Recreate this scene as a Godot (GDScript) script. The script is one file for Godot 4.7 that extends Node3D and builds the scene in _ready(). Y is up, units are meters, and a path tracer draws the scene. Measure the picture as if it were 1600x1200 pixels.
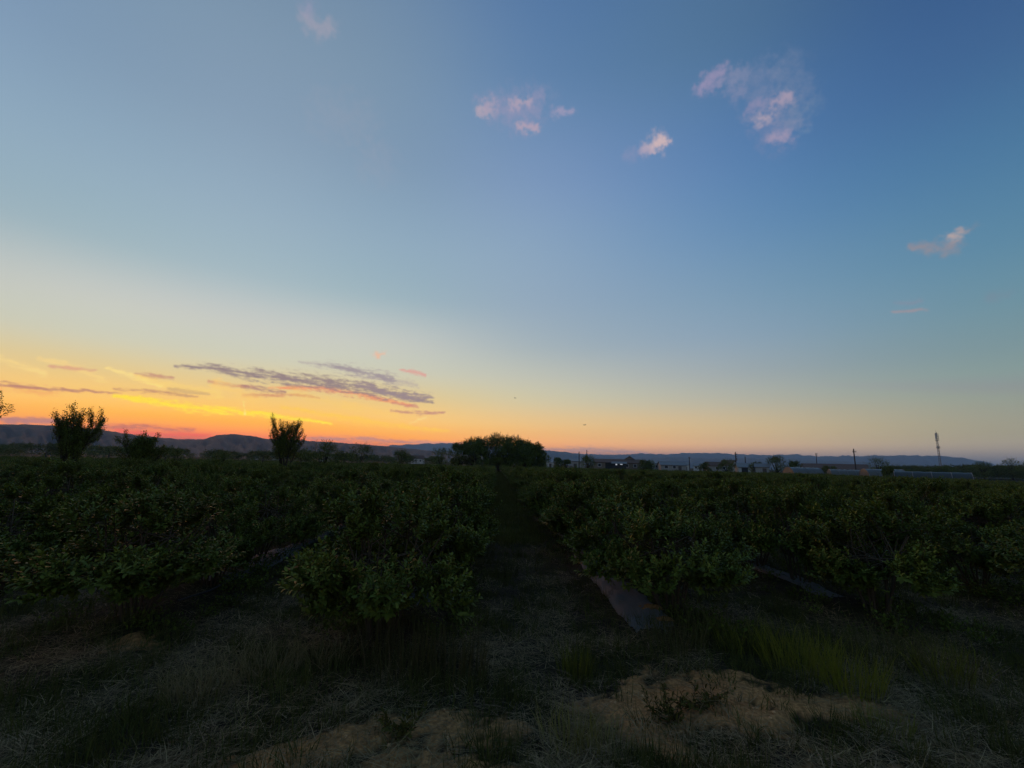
extends Node3D
# Berry field at dusk. Units metres, y up; rows of bushes run along -z, the sunset lies to the north-west (-x, -z).

const SUN_AZ := -31.0
const FIRST_ROW := -0.95      # x of the row on the sunset side of the mown aisle
const ROW_GAP := 2.7
const EYE := 1.7
const HAZE := 0.00013       # per metre

# sky colours (display values) by elevation (rows) and angle from the sunset (columns 0, 18, 32, 63, 83, 130, 180 degrees)
const SKY_EL := [0.0, 2.0, 3.5, 5.0, 8.0, 11.0, 15.0, 20.0, 27.0, 35.0, 45.0, 60.0, 90.0]
const SKY_AZ := [0.0, 18.0, 32.0, 63.0, 83.0, 130.0, 180.0]
const SKY_TABLE := [
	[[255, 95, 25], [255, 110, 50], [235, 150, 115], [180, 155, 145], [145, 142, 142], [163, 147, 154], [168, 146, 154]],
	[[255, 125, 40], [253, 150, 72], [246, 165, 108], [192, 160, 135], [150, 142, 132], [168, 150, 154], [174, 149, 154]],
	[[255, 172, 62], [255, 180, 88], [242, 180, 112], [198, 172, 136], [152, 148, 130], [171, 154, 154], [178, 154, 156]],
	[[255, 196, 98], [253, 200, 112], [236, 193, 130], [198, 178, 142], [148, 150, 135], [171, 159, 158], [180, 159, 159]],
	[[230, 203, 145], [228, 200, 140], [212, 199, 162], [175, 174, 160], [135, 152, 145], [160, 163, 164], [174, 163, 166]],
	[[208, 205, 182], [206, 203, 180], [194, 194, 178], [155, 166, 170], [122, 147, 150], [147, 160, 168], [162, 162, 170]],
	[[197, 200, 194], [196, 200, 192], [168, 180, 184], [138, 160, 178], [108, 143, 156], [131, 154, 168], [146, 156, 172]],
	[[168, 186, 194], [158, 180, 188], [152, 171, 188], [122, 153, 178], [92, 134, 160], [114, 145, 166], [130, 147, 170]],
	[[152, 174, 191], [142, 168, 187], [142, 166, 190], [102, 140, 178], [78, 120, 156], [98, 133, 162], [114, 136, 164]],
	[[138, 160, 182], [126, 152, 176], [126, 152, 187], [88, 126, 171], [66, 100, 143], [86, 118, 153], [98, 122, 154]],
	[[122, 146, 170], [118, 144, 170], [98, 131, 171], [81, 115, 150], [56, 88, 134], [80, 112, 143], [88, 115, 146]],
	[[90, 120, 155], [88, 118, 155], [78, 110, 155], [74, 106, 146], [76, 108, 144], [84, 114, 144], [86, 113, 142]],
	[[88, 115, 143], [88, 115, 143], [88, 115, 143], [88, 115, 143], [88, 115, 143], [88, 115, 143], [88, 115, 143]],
]
# clouds: kind (p puff, s streak), density, colour as red, green, blue, then azimuth, elevation and half width in degrees of each knot
const CLOUDS := [
	["p", 0.16, 170, 165, 175, [-23.41, 37.79, 3.12, -20.23, 37.92, 2.88]],
	["p", 0.14, 175, 165, 175, [-17.35, 34.41, 2.72]],
	["p", 0.75, 165, 160, 175, [-27.66, 44.76, 1.09, -26.07, 44.61, 1.11, -24.72, 45.09, 0.78]],
	["p", 0.50, 150, 150, 178, [-27.7, 45.75, 0.97]],
	["p", 0.85, 208, 178, 180, [-3.84, 41.28, 0.8, -2.56, 41.59, 1.06]],
	["p", 0.90, 205, 175, 180, [0.78, 41.96, 0.6, 3.19, 42.34, 0.59]],
	["p", 0.85, 205, 172, 178, [1.6, 40.05, 0.54, 4.19, 39.82, 0.61]],
	["p", 0.75, 150, 148, 178, [-2.95, 41.8, 1.32, 0.8, 41.48, 2.26, 3.23, 41.28, 2.0, 4.12, 42.69, 1.44]],
	["p", 0.75, 175, 160, 185, [7.12, 41.22, 0.6, 9.51, 41.42, 0.46]],
	["p", 0.25, 135, 145, 175, [6.54, 42.77, 1.04]],
	["p", 0.85, 205, 180, 184, [19.45, 36.76, 0.8, 19.95, 36.82, 0.93, 21.3, 37.12, 1.25]],
	["p", 0.85, 212, 184, 182, [20.95, 36.8, 0.86, 21.63, 37.19, 0.85]],
	["p", 0.55, 150, 148, 180, [17.49, 36.31, 0.95, 19.44, 36.51, 0.8]],
	["p", 0.80, 165, 150, 180, [26.88, 41.05, 0.9, 28.17, 41.54, 1.18, 29.43, 41.79, 0.81]],
	["p", 0.55, 140, 142, 172, [29.37, 41.14, 0.76, 31.78, 41.29, 0.8]],
	["p", 0.50, 142, 142, 172, [30.18, 40.17, 0.82, 31.47, 39.73, 0.93]],
	["p", 0.55, 128, 138, 168, [30.99, 40.8, 1.5, 33.44, 39.97, 2.04, 33.57, 37.87, 2.09]],
	["p", 0.50, 125, 138, 165, [36.54, 40.0, 1.75, 37.24, 37.6, 1.78, 36.08, 36.0, 1.95]],
	["p", 0.85, 180, 160, 176, [34.82, 37.91, 0.51, 36.4, 37.65, 0.79]],
	["p", 0.60, 155, 145, 175, [32.17, 37.97, 0.59, 33.31, 38.11, 0.64]],
	["p", 0.95, 190, 170, 178, [33.3, 36.63, 0.71, 34.27, 36.65, 0.7]],
	["p", 0.45, 140, 140, 170, [34.1, 36.29, 2.11, 35.0, 35.16, 2.23]],
	["p", 0.85, 165, 152, 176, [34.28, 34.72, 0.59, 35.67, 34.56, 0.82]],
	["p", 0.30, 120, 140, 165, [37.06, 35.98, 1.36, 38.68, 36.3, 0.99]],
	["p", 0.45, 130, 150, 172, [37.33, 34.41, 0.52, 37.97, 34.44, 0.34]],
	["p", 1.00, 210, 175, 158, [48.05, 21.21, 0.56, 48.84, 21.24, 0.55]],
	["p", 0.95, 150, 140, 146, [45.39, 21.26, 0.43, 46.78, 20.67, 0.74, 48.05, 20.4, 0.87]],
	["p", 0.50, 130, 135, 150, [48.86, 21.34, 0.4, 50.08, 21.66, 0.2]],
	["s", 0.70, 160, 145, 150, [43.31, 15.47, 0.23, 45.84, 15.2, 0.16]],
	["s", 0.45, 140, 140, 158, [43.59, 16.28, 0.23, 45.57, 16.04, 0.27]],
	["p", 0.45, 128, 135, 150, [50.19, 15.36, 0.49, 51.17, 15.44, 0.58]],
	["p", 0.90, 246, 178, 140, [-15.42, 12.81, 0.54, -14.59, 13.04, 0.39]],
	["s", 0.85, 222, 160, 148, [-12.65, 11.14, 0.24, -10.98, 11.02, 0.4, -9.44, 10.72, 0.24]],
	["s", 0.55, 175, 160, 160, [-24.01, 10.99, 0.22, -20.49, 10.92, 0.67, -16.75, 10.35, 1.0, -13.65, 9.8, 0.94, -10.48, 9.37, 0.48]],
	["s", 0.80, 156, 142, 148, [-21.92, 10.93, 0.22, -19.02, 10.76, 0.6, -16.0, 10.41, 0.62, -13.51, 9.97, 0.63]],
	["s", 0.95, 242, 150, 105, [-26.99, 7.73, 0.21, -21.66, 8.23, 0.51, -17.3, 7.81, 0.53, -11.12, 6.94, 0.32]],
	["s", 1.00, 152, 132, 130, [-35.66, 9.01, 0.24, -32.65, 9.31, 0.51, -29.65, 9.14, 0.74, -25.15, 8.94, 0.99, -20.3, 8.81, 1.11, -15.09, 8.44, 1.16, -11.18, 7.81, 0.87, -8.3, 7.48, 0.32]],
	["s", 0.90, 158, 138, 138, [-17.4, 9.05, 0.46, -12.75, 7.96, 0.78, -8.65, 8.03, 0.48]],
	["s", 0.90, 178, 118, 112, [-48.39, 5.5, 0.23, -46.6, 5.55, 0.34, -44.28, 5.54, 0.31, -41.99, 5.67, 0.16, -39.5, 5.73, 0.11]],
	["s", 0.50, 240, 165, 100, [-47.97, 5.03, 0.37, -43.82, 5.2, 0.31]],
	["s", 0.80, 160, 120, 122, [-35.89, 6.67, 0.24, -34.54, 6.5, 0.43, -32.3, 6.47, 0.19]],
	["s", 0.75, 175, 118, 110, [-40.02, 6.1, 0.17, -36.09, 6.19, 0.3, -33.39, 6.09, 0.13]],
	["s", 0.75, 190, 130, 120, [-38.81, 7.77, 0.29, -35.88, 7.79, 0.3]],
	["s", 0.75, 200, 135, 115, [-32.75, 7.79, 0.19, -30.68, 7.55, 0.33, -28.57, 7.71, 0.14]],
	["s", 0.80, 165, 118, 120, [-29.6, 7.6, 0.27, -27.6, 7.52, 0.48, -25.26, 7.39, 0.21]],
	["s", 0.70, 205, 130, 105, [-29.38, 6.7, 0.27, -22.95, 7.22, 0.22, -21.55, 7.03, 0.15]],
	["s", 0.80, 190, 130, 122, [-13.23, 6.03, 0.23, -9.48, 5.9, 0.4, -6.7, 6.18, 0.16]],
	["s", 0.70, 205, 138, 122, [-13.07, 6.99, 0.31, -10.32, 6.74, 0.4]],
	["s", 0.55, 255, 222, 140, [-48.75, 7.9, 0.28, -46.89, 7.5, 0.39, -44.87, 6.83, 0.3]],
	["s", 0.45, 255, 218, 135, [-45.45, 8.11, 0.3, -43.36, 7.78, 0.47, -41.05, 6.94, 0.44]],
	["s", 0.75, 255, 225, 140, [-40.93, 8.06, 0.17, -38.52, 7.43, 0.35, -36.68, 6.77, 0.24]],
	["s", 0.50, 255, 215, 115, [-38.52, 7.43, 0.46, -35.1, 6.7, 0.74, -31.75, 6.67, 0.91]],
	["s", 0.60, 210, 140, 130, [-44.57, 7.57, 0.2, -42.91, 7.62, 0.27, -41.61, 7.71, 0.16]],
	["s", 1.00, 255, 222, 40, [-39.93, 5.49, 0.28, -36.99, 5.25, 0.47, -33.79, 4.84, 0.63, -30.37, 4.87, 0.53, -26.67, 4.73, 0.41, -23.37, 4.44, 0.29, -19.88, 4.12, 0.15]],
	["s", 0.50, 255, 205, 70, [-25.48, 5.69, 0.28, -17.05, 4.73, 0.61, -10.94, 4.08, 0.47, -6.18, 3.78, 0.24]],
	["s", 0.50, 255, 205, 110, [-31.86, 7.62, 0.78, -28.09, 6.26, 0.82]],
	["s", 0.40, 255, 205, 110, [-18.67, 6.64, 0.6, -12.58, 5.43, 0.63]],
	["s", 0.90, 180, 128, 124, [-47.94, 2.59, 0.28, -45.42, 2.65, 0.39, -43.05, 2.67, 0.31]],
	["s", 0.85, 196, 120, 104, [-40.89, 2.55, 0.27, -37.64, 2.59, 0.46, -33.51, 2.61, 0.31]],
	["s", 0.85, 255, 112, 60, [-39.47, 2.1, 0.22, -35.56, 2.03, 0.36, -31.79, 2.17, 0.26]],
	["s", 0.75, 180, 135, 132, [-22.49, 2.35, 0.29, -16.86, 2.44, 0.45, -10.83, 2.35, 0.31]],
	["s", 0.60, 185, 140, 140, [-10.83, 2.35, 0.31, -4.51, 2.23, 0.48]],
	["s", 0.55, 160, 140, 150, [6.02, 1.85, 0.24, 11.6, 1.89, 0.55, 18.5, 1.62, 0.31]],
	["s", 0.90, 255, 230, 140, [-29.2, 5.95, 0.11, -29.02, 4.55, 0.11]],
	["s", 0.50, 255, 225, 150, [-10.97, 4.56, 0.16, -9.14, 5.43, 0.16]],
	["s", 0.35, 250, 205, 110, [-24.34, 7.54, 0.71, -17.15, 5.96, 0.68]],
]

var M := {}
var taken := {}
var rough := FastNoiseLite.new()
var broad := FastNoiseLite.new()


class Shape:
	var v := PackedVector3Array()
	var n := PackedVector3Array()
	var c := PackedColorArray()
	var i := PackedInt32Array()

	func mesh(mat: Material) -> ArrayMesh:
		var a := []
		a.resize(Mesh.ARRAY_MAX)
		a[Mesh.ARRAY_VERTEX] = v
		a[Mesh.ARRAY_NORMAL] = n
		a[Mesh.ARRAY_COLOR] = c
		a[Mesh.ARRAY_INDEX] = i
		var m := ArrayMesh.new()
		m.add_surface_from_arrays(Mesh.PRIMITIVE_TRIANGLES, a)
		m.surface_set_material(0, mat)
		return m

	func put(p: Vector3, q: Vector3, k: Color) -> void:
		v.append(p)
		n.append(q)
		c.append(k)

	func quad(a: Vector3, b: Vector3, d: Vector3, e: Vector3, k: Color) -> void:   # clockwise from outside
		var q := (d - a).cross(b - a).normalized()
		var o := v.size()
		put(a, q, k)
		put(b, q, k)
		put(d, q, k)
		put(e, q, k)
		i.append_array(PackedInt32Array([o, o + 1, o + 2, o, o + 2, o + 3]))

	func tri(a: Vector3, b: Vector3, d: Vector3, k: Color) -> void:
		var q := (d - a).cross(b - a).normalized()
		var o := v.size()
		put(a, q, k)
		put(b, q, k)
		put(d, q, k)
		i.append_array(PackedInt32Array([o, o + 1, o + 2]))

	func box(at: Vector3, size: Vector3, k := Color.WHITE, b := Basis.IDENTITY) -> void:
		var x := b.x * size.x * 0.5
		var y := b.y * size.y * 0.5
		var z := b.z * size.z * 0.5
		for f in [[x, y, z], [-x, y, -z], [y, z, x], [-y, z, -x], [z, x, y], [-z, x, -y]]:
			var q: Vector3 = f[2]
			var s: Vector3 = f[0]
			var t: Vector3 = f[1]
			quad(at + q - s + t, at + q + s + t, at + q + s - t, at + q - s - t, k)

	func tube(pts: Array, radii: Array, sides: int, k: Color, cap := true) -> void:
		var o := v.size()
		var m := pts.size()
		for j in m:
			var a: Vector3 = pts[maxi(j - 1, 0)]
			var b: Vector3 = pts[mini(j + 1, m - 1)]
			var d := (b - a).normalized()
			var s := d.cross(Vector3.UP if absf(d.y) < 0.9 else Vector3.RIGHT).normalized()
			var t := d.cross(s)
			for e in sides:
				var w := TAU * e / sides
				var q := s * cos(w) + t * sin(w)
				put(pts[j] + q * radii[j], q, k)
		for j in m - 1:
			for e in sides:
				var p := o + j * sides + e
				var p2 := o + j * sides + (e + 1) % sides
				i.append_array(PackedInt32Array([p, p + sides, p2, p2, p + sides, p2 + sides]))
		if cap:
			for j in [0, m - 1]:
				var q := v.size()
				put(pts[j], (pts[j] - pts[1 if j == 0 else m - 2]).normalized(), k)
				for e in sides:
					i.append_array(PackedInt32Array([q, o + j * sides + e, o + j * sides + (e + 1) % sides]))

	func leaf(p: Vector3, d: Vector3, up: Vector3, length: float, width: float, k: Color, fine := true) -> void:
		var s := d.cross(up).normalized() * width * 0.5
		var q := s.cross(d).normalized()
		var lift := q * width * 0.14
		var o := v.size()
		var tip := p + d * length - q * length * 0.12
		if fine:
			put(p, q, k)
			put(p + d * length * 0.3 + s * 0.85 + lift, (q - s * 3.0).normalized(), k)
			put(p + d * length * 0.68 + s * 0.8 + lift * 0.6, (q - s * 3.0).normalized(), k)
			put(tip, q, k)
			put(p + d * length * 0.68 - s * 0.8 + lift * 0.6, (q + s * 3.0).normalized(), k)
			put(p + d * length * 0.3 - s * 0.85 + lift, (q + s * 3.0).normalized(), k)
			i.append_array(PackedInt32Array([o, o + 2, o + 1, o, o + 3, o + 2, o, o + 4, o + 3, o, o + 5, o + 4]))
		else:
			put(p, q, k)
			put(p + d * length * 0.5 + s + lift, q, k)
			put(tip, q, k)
			put(p + d * length * 0.5 - s + lift, q, k)
			i.append_array(PackedInt32Array([o, o + 2, o + 1, o, o + 3, o + 2]))

	func blade(p: Vector3, d: Vector3, droop: Vector3, length: float, width: float, k: Color) -> void:
		var s := d.cross(Vector3(droop.z, 0.3, -droop.x) + Vector3(0.01, 0, 0)).normalized() * width * 0.5
		var o := v.size()
		var at := p
		var w := d
		for j in 4:
			var q := s.cross(w).normalized()
			var f := 1.0 - j / 3.0 * 0.9
			if j < 3:
				put(at - s * f, q, k)
				put(at + s * f, q, k)
			else:
				put(at, q, k)
			at += w * length / 3.0
			w = (w + droop * 0.5).normalized()
		i.append_array(PackedInt32Array([o, o + 2, o + 1, o + 1, o + 2, o + 3, o + 2, o + 4, o + 3, o + 3, o + 4, o + 5, o + 4, o + 6, o + 5]))


# ---------------------------------------------------------------- nodes

func numbered(called: String) -> String:
	taken[called] = taken.get(called, -1) + 1
	return called if taken[called] == 0 else "%s_%03d" % [called, taken[called]]


func tag(o: Node3D, label: String, category: String, group := "") -> Node3D:
	o.set_meta("label", label)
	o.set_meta("category", category)
	if group:
		o.set_meta("group", group)
	return o


func thing(called: String, label: String, category: String, at := Vector3.ZERO, turn := 0.0, group := "") -> Node3D:
	var o := Node3D.new()
	o.name = numbered(called)
	add_child(o)
	o.position = at
	o.rotation.y = turn
	return tag(o, label, category, group)


func part(called: String, mesh: Mesh, parent: Node3D) -> MeshInstance3D:
	var o := MeshInstance3D.new()
	o.name = called
	o.mesh = mesh
	parent.add_child(o, true)
	return o


func structure(called: String, mesh: Mesh) -> MeshInstance3D:
	var o := MeshInstance3D.new()
	o.name = numbered(called)
	o.mesh = mesh
	add_child(o)
	o.set_meta("kind", "structure")
	return o


func scatter(called: String, label: String, category: String, mesh: Mesh, spots: Array, tints: Array) -> MultiMeshInstance3D:
	var mm := MultiMesh.new()
	mm.transform_format = MultiMesh.TRANSFORM_3D
	mm.use_colors = true
	mm.mesh = mesh
	mm.instance_count = spots.size()
	for j in spots.size():
		mm.set_instance_transform(j, spots[j])
		mm.set_instance_color(j, tints[j])
	var o := MultiMeshInstance3D.new()
	o.name = numbered(called)
	o.multimesh = mm
	add_child(o)
	o.set_meta("kind", "stuff")
	tag(o, label, category)
	return o


func paint(called: String, r: float, g: float, b: float, roughness := 0.85, vertex := false) -> StandardMaterial3D:
	var m := StandardMaterial3D.new()
	m.resource_name = called
	m.albedo_color = Color(r, g, b).linear_to_srgb()
	m.roughness = roughness
	m.vertex_color_use_as_albedo = vertex
	M[called] = m
	return m


func speckle(m: StandardMaterial3D, seed_: int, freq: float, low: float, scale: float, relief := 0.0, world := true) -> void:
	var f := FastNoiseLite.new()
	f.seed = seed_
	f.frequency = freq
	f.fractal_octaves = 5
	var t := NoiseTexture2D.new()
	t.width = 512
	t.height = 512
	t.seamless = true
	t.noise = f
	var g := Gradient.new()
	g.set_color(0, Color(low, low, low))
	g.set_color(1, Color.WHITE)
	t.color_ramp = g
	m.albedo_texture = t
	m.uv1_triplanar = true
	m.uv1_world_triplanar = world
	m.uv1_scale = Vector3.ONE * scale
	if relief > 0.0:
		var nt := NoiseTexture2D.new()
		nt.width = 512
		nt.height = 512
		nt.seamless = true
		nt.noise = f
		nt.as_normal_map = true
		nt.bump_strength = relief
		m.normal_enabled = true
		m.normal_texture = nt


# ---------------------------------------------------------------- sky

func table_color(ri: int, ci: int) -> Color:
	var c: Array = SKY_TABLE[clampi(ri, 0, 12)][mini(absi(ci), 6)]
	return Color8(c[0], c[1], c[2]).srgb_to_linear()


func cubic(a: Color, b: Color, c: Color, d: Color, t: float) -> Color:
	return b + (c - a) * (0.5 * t) + (a * 2.0 - b * 5.0 + c * 4.0 - d) * (0.5 * t * t) + (b * 3.0 - a - c * 3.0 + d) * (0.5 * t * t * t)


func sky_color(el: float, off: float) -> Color:
	var ri := 0
	while ri < 11 and el > SKY_EL[ri + 1]:
		ri += 1
	var ci := 0
	while ci < 5 and off > SKY_AZ[ci + 1]:
		ci += 1
	var rt: float = clampf((el - SKY_EL[ri]) / (SKY_EL[ri + 1] - SKY_EL[ri]), 0, 1)
	var ct: float = clampf((off - SKY_AZ[ci]) / (SKY_AZ[ci + 1] - SKY_AZ[ci]), 0, 1)
	var cols := []
	for j in [-1, 0, 1, 2]:
		var a := table_color(ri, ci + j)
		var b := table_color(ri + 1, ci + j)
		cols.append(cubic(table_color(maxi(ri - 1, 0), ci + j), a, b, table_color(ri + 2, ci + j), rt))
	var out := cubic(cols[0], cols[1], cols[2], cols[3], ct)
	return Color(maxf(out.r, 0.002), maxf(out.g, 0.002), maxf(out.b, 0.002))


func behind_haze(c: Color, el: float) -> Color:
	# the tables hold the sky as seen through the low haze; the sky behind it is clearer and stronger
	var clear := maxf(exp(-HAZE * minf(17000.0, 378.0 / sin(deg_to_rad(maxf(el, 0.3))))), 0.33)
	var veil := 1.0 - clear
	return Color(maxf(c.r - veil * 0.10, 0.01), maxf(c.g - veil * 0.105, 0.01), maxf(c.b - veil * 0.13, 0.008)) / clear


func make_sky() -> ImageTexture:
	var w := 4096
	var h := 2048
	var lo := Image.create_empty(48, 360, false, Image.FORMAT_RGBF)
	for y in 360:
		var el := 90.0 - (y + 0.5) * 0.5
		for x in 48:
			var sum := Color(0, 0, 0)
			for j in 7:
				var az := (x + 0.5) * 7.5 - 180.0 + (j - 3) * 4.0
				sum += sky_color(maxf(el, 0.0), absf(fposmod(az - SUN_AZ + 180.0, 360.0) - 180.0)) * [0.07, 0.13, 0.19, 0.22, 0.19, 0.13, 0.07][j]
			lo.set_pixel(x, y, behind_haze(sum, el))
	lo.resize(w, h, Image.INTERPOLATE_CUBIC)
	var half: Image = lo.get_region(Rect2i(0, 0, w / 2, h))      # the picture's left edge looks along -z
	lo.blit_rect(lo.get_region(Rect2i(w / 2, 0, w / 2, h)), Rect2i(0, 0, w / 2, h), Vector2i.ZERO)
	lo.blit_rect(half, Rect2i(0, 0, w / 2, h), Vector2i(w / 2, 0))
	var f := FastNoiseLite.new()
	f.seed = 11
	f.frequency = 1.0
	f.fractal_octaves = 5
	f.fractal_gain = 0.55
	var bend := FastNoiseLite.new()
	bend.seed = 5
	bend.frequency = 0.9
	for cl in CLOUDS:
		var k: Array = cl[5]
		var col := Color8(cl[2], cl[3], cl[4]).srgb_to_linear()
		var streak: bool = cl[0] == "s"
		var a0 := 999.0
		var a1 := -999.0
		var e0 := 999.0
		var e1 := -999.0
		for j in range(0, k.size(), 3):
			a0 = minf(a0, k[j] - k[j + 2] * 2.2)
			a1 = maxf(a1, k[j] + k[j + 2] * 2.2)
			e0 = minf(e0, k[j + 1] - k[j + 2] * 2.0)
			e1 = maxf(e1, k[j + 1] + k[j + 2] * 2.0)
		var squash := cos(deg_to_rad((e0 + e1) * 0.5))
		for y in range(int((90.0 - e1) / 180.0 * h), mini(int((90.0 - maxf(e0, 0.0)) / 180.0 * h) + 1, h / 2)):
			var el := 90.0 - (y + 0.5) / h * 180.0
			for x in range(int((a0 + 180.0) / 360.0 * w), int((a1 + 180.0) / 360.0 * w) + 1):
				var az := (x + 0.5) / w * 360.0 - 180.0
				var col_x := posmod(x + w / 2, w)
				var wx := bend.get_noise_2d(az, el) * (0.5 if streak else 0.8)
				var wy := bend.get_noise_2d(az + 50.0, el) * (0.12 if streak else 0.7)
				var p := Vector2((az + wx * 0.6) * squash, el + wy * 0.6)
				var best := -9.0
				for j in range(0, maxi(k.size() - 3, 1), 3):
					var q := mini(j + 3, k.size() - 3)
					var a := Vector2(k[j] * squash, k[j + 1])
					var b := Vector2(k[q] * squash, k[q + 1])
					var ab := b - a
					var t := clampf((p - a).dot(ab) / maxf(ab.length_squared(), 1e-6), 0.0, 1.0)
					best = maxf(best, 1.0 - (p - a - ab * t).length() / lerpf(k[j + 2], k[q + 2], t))
				var n: float
				if streak:
					n = f.get_noise_2d(az * 0.3 + el * 0.9, el * 2.0) * 0.9 + f.get_noise_2d(az * 1.1 + el * 2.0, el * 5.0 + 40.0) * 0.75 - 0.08
				else:
					n = f.get_noise_2d(az * 0.55, el * 0.75) * 0.9 + f.get_noise_2d(az * 1.6 + el * 0.8 + 30.0, el * 2.4) * 0.45 + f.get_noise_2d(az * 4.0 + el * 3.0, el * 6.0) * 0.3
				var al := smoothstep(-0.15 if streak else -0.3, 1.0 if streak else 1.3, best + n * (1.0 if streak else 0.8)) * smoothstep(-0.9, 0.15, best)
				if best > -0.9 and al > 0.004:
					lo.set_pixel(col_x, y, lo.get_pixel(col_x, y).lerp(behind_haze(col, el), al * cl[1] * (1.0 if streak else 0.8)))
	return ImageTexture.create_from_image(lo)


# ---------------------------------------------------------------- ground

func capsule(x: float, z: float, ax: float, az: float, bx: float, bz: float, r: float) -> float:
	var p := Vector2(x - ax, z - az)
	var d := Vector2(bx - ax, bz - az)
	var t := clampf(p.dot(d) / maxf(d.length_squared(), 1e-6), 0.0, 1.0)
	return 1.0 - (p - d * t).length() / r


func sand(x: float, z: float) -> float:      # above 0: bare orange sand
	if z < -5.2 or z > 3.0 or absf(x) > 8.0:
		return -1.0
	var f := -1.0
	for k in [[0.98, -3.45, 1.35, -3.72, 0.34], [1.35, -3.72, 1.95, -3.78, 0.32], [1.9, -3.65, 2.8, -3.5, 0.2], [1.3, -3.5, 1.9, -3.45, 0.26], [1.0, -3.3, 1.12, -3.02, 0.18], [-1.35, -2.75, -0.9, -3.05, 0.26], [-0.9, -3.1, -0.3, -3.33, 0.22], [-0.3, -3.3, 0.08, -3.2, 0.18], [-0.5, -2.8, 0.1, -2.7, 0.24], [-3.32, -4.62, -3.2, -4.52, 0.2]]:
		f = maxf(f, capsule(x, z, k[0], k[1], k[2], k[3], k[4] * 0.86))
	f = maxf(f, capsule(x, z, -6.0, 0.3, 6.0, 0.0, 2.2))
	return f + rough.get_noise_2d(x * 3.0, z * 3.0) * 0.8 + rough.get_noise_2d(x * 11.0, z * 11.0) * 0.6


func ground_height(x: float, z: float) -> float:
	var y := 0.0
	if z < -4.4 and z > -96.0 and absf(x) < 60.0:
		var k := roundf((x - FIRST_ROW) / ROW_GAP)
		var d := (x - FIRST_ROW - k * ROW_GAP) / 0.6
		y += 0.09 * exp(-d * d * 1.6) * smoothstep(-4.4, -5.2, z)
	if absf(x) < 12.0 and z > -14.0 and z < 6.0:
		y += rough.get_noise_2d(x * 1.1, z * 1.1) * 0.045 + rough.get_noise_2d(x * 5.0, z * 5.0) * 0.016 + rough.get_noise_2d(x * 16.0, z * 16.0) * 0.011
		y += 0.018 * smoothstep(-0.2, 0.7, sand(x, z))
	return y


func graded(centre: float, half: float, step: float, far: float) -> PackedFloat32Array:
	var up: Array[float] = []
	var p := 0.0
	var s := step
	while p < far:
		up.append(p)
		if p > half:
			s *= 1.12
		p += s
	up.append(far)
	var out := PackedFloat32Array()
	for j in range(up.size() - 1, 0, -1):
		out.append(centre - up[j])
	for q in up:
		out.append(centre + q)
	return out


func build_ground() -> void:
	var xs := graded(0.0, 5.5, 0.045, 16000.0)
	var zs := graded(-3.9, 1.7, 0.04, 16000.0)
	var s := Shape.new()
	var w := xs.size()
	for z in zs:
		for x in xs:
			s.v.append(Vector3(x, ground_height(x, z), z))
			var near := absf(x) < 40.0 and absf(z) < 110.0
			var k := Color(0.042, 0.044, 0.026)
			if near:
				var b := broad.get_noise_2d(x * 2.0, z * 2.0)
				k = Color(0.066, 0.050, 0.034).lerp(Color(0.050, 0.048, 0.022), smoothstep(-0.3, 0.3, b))
				k = k.lerp(Color(0.075, 0.056, 0.035), smoothstep(0.1, 0.6, rough.get_noise_2d(x * 4.0 + 70.0, z * 4.0)) * 0.7)
				var f := sand(x, z)
				if f > -0.3:
					var tone := Color(0.72, 0.365, 0.135).lerp(Color(0.56, 0.295, 0.12), 0.5 + rough.get_noise_2d(x * 6.0, z * 6.0 + 9.0))
					k = k.lerp(tone, smoothstep(-0.12, 0.22, f))
			s.c.append(k)
	for j in zs.size():
		for e in w:
			var a := s.v[j * w + maxi(e - 1, 0)]
			var b := s.v[j * w + mini(e + 1, w - 1)]
			var c := s.v[maxi(j - 1, 0) * w + e]
			var d := s.v[mini(j + 1, zs.size() - 1) * w + e]
			s.n.append((d - c).cross(b - a).normalized())
	for j in zs.size() - 1:
		for e in w - 1:
			var o := j * w + e
			s.i.append_array(PackedInt32Array([o, o + 1, o + w, o + 1, o + w + 1, o + w]))
	structure("ground", s.mesh(M.soil))


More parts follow.
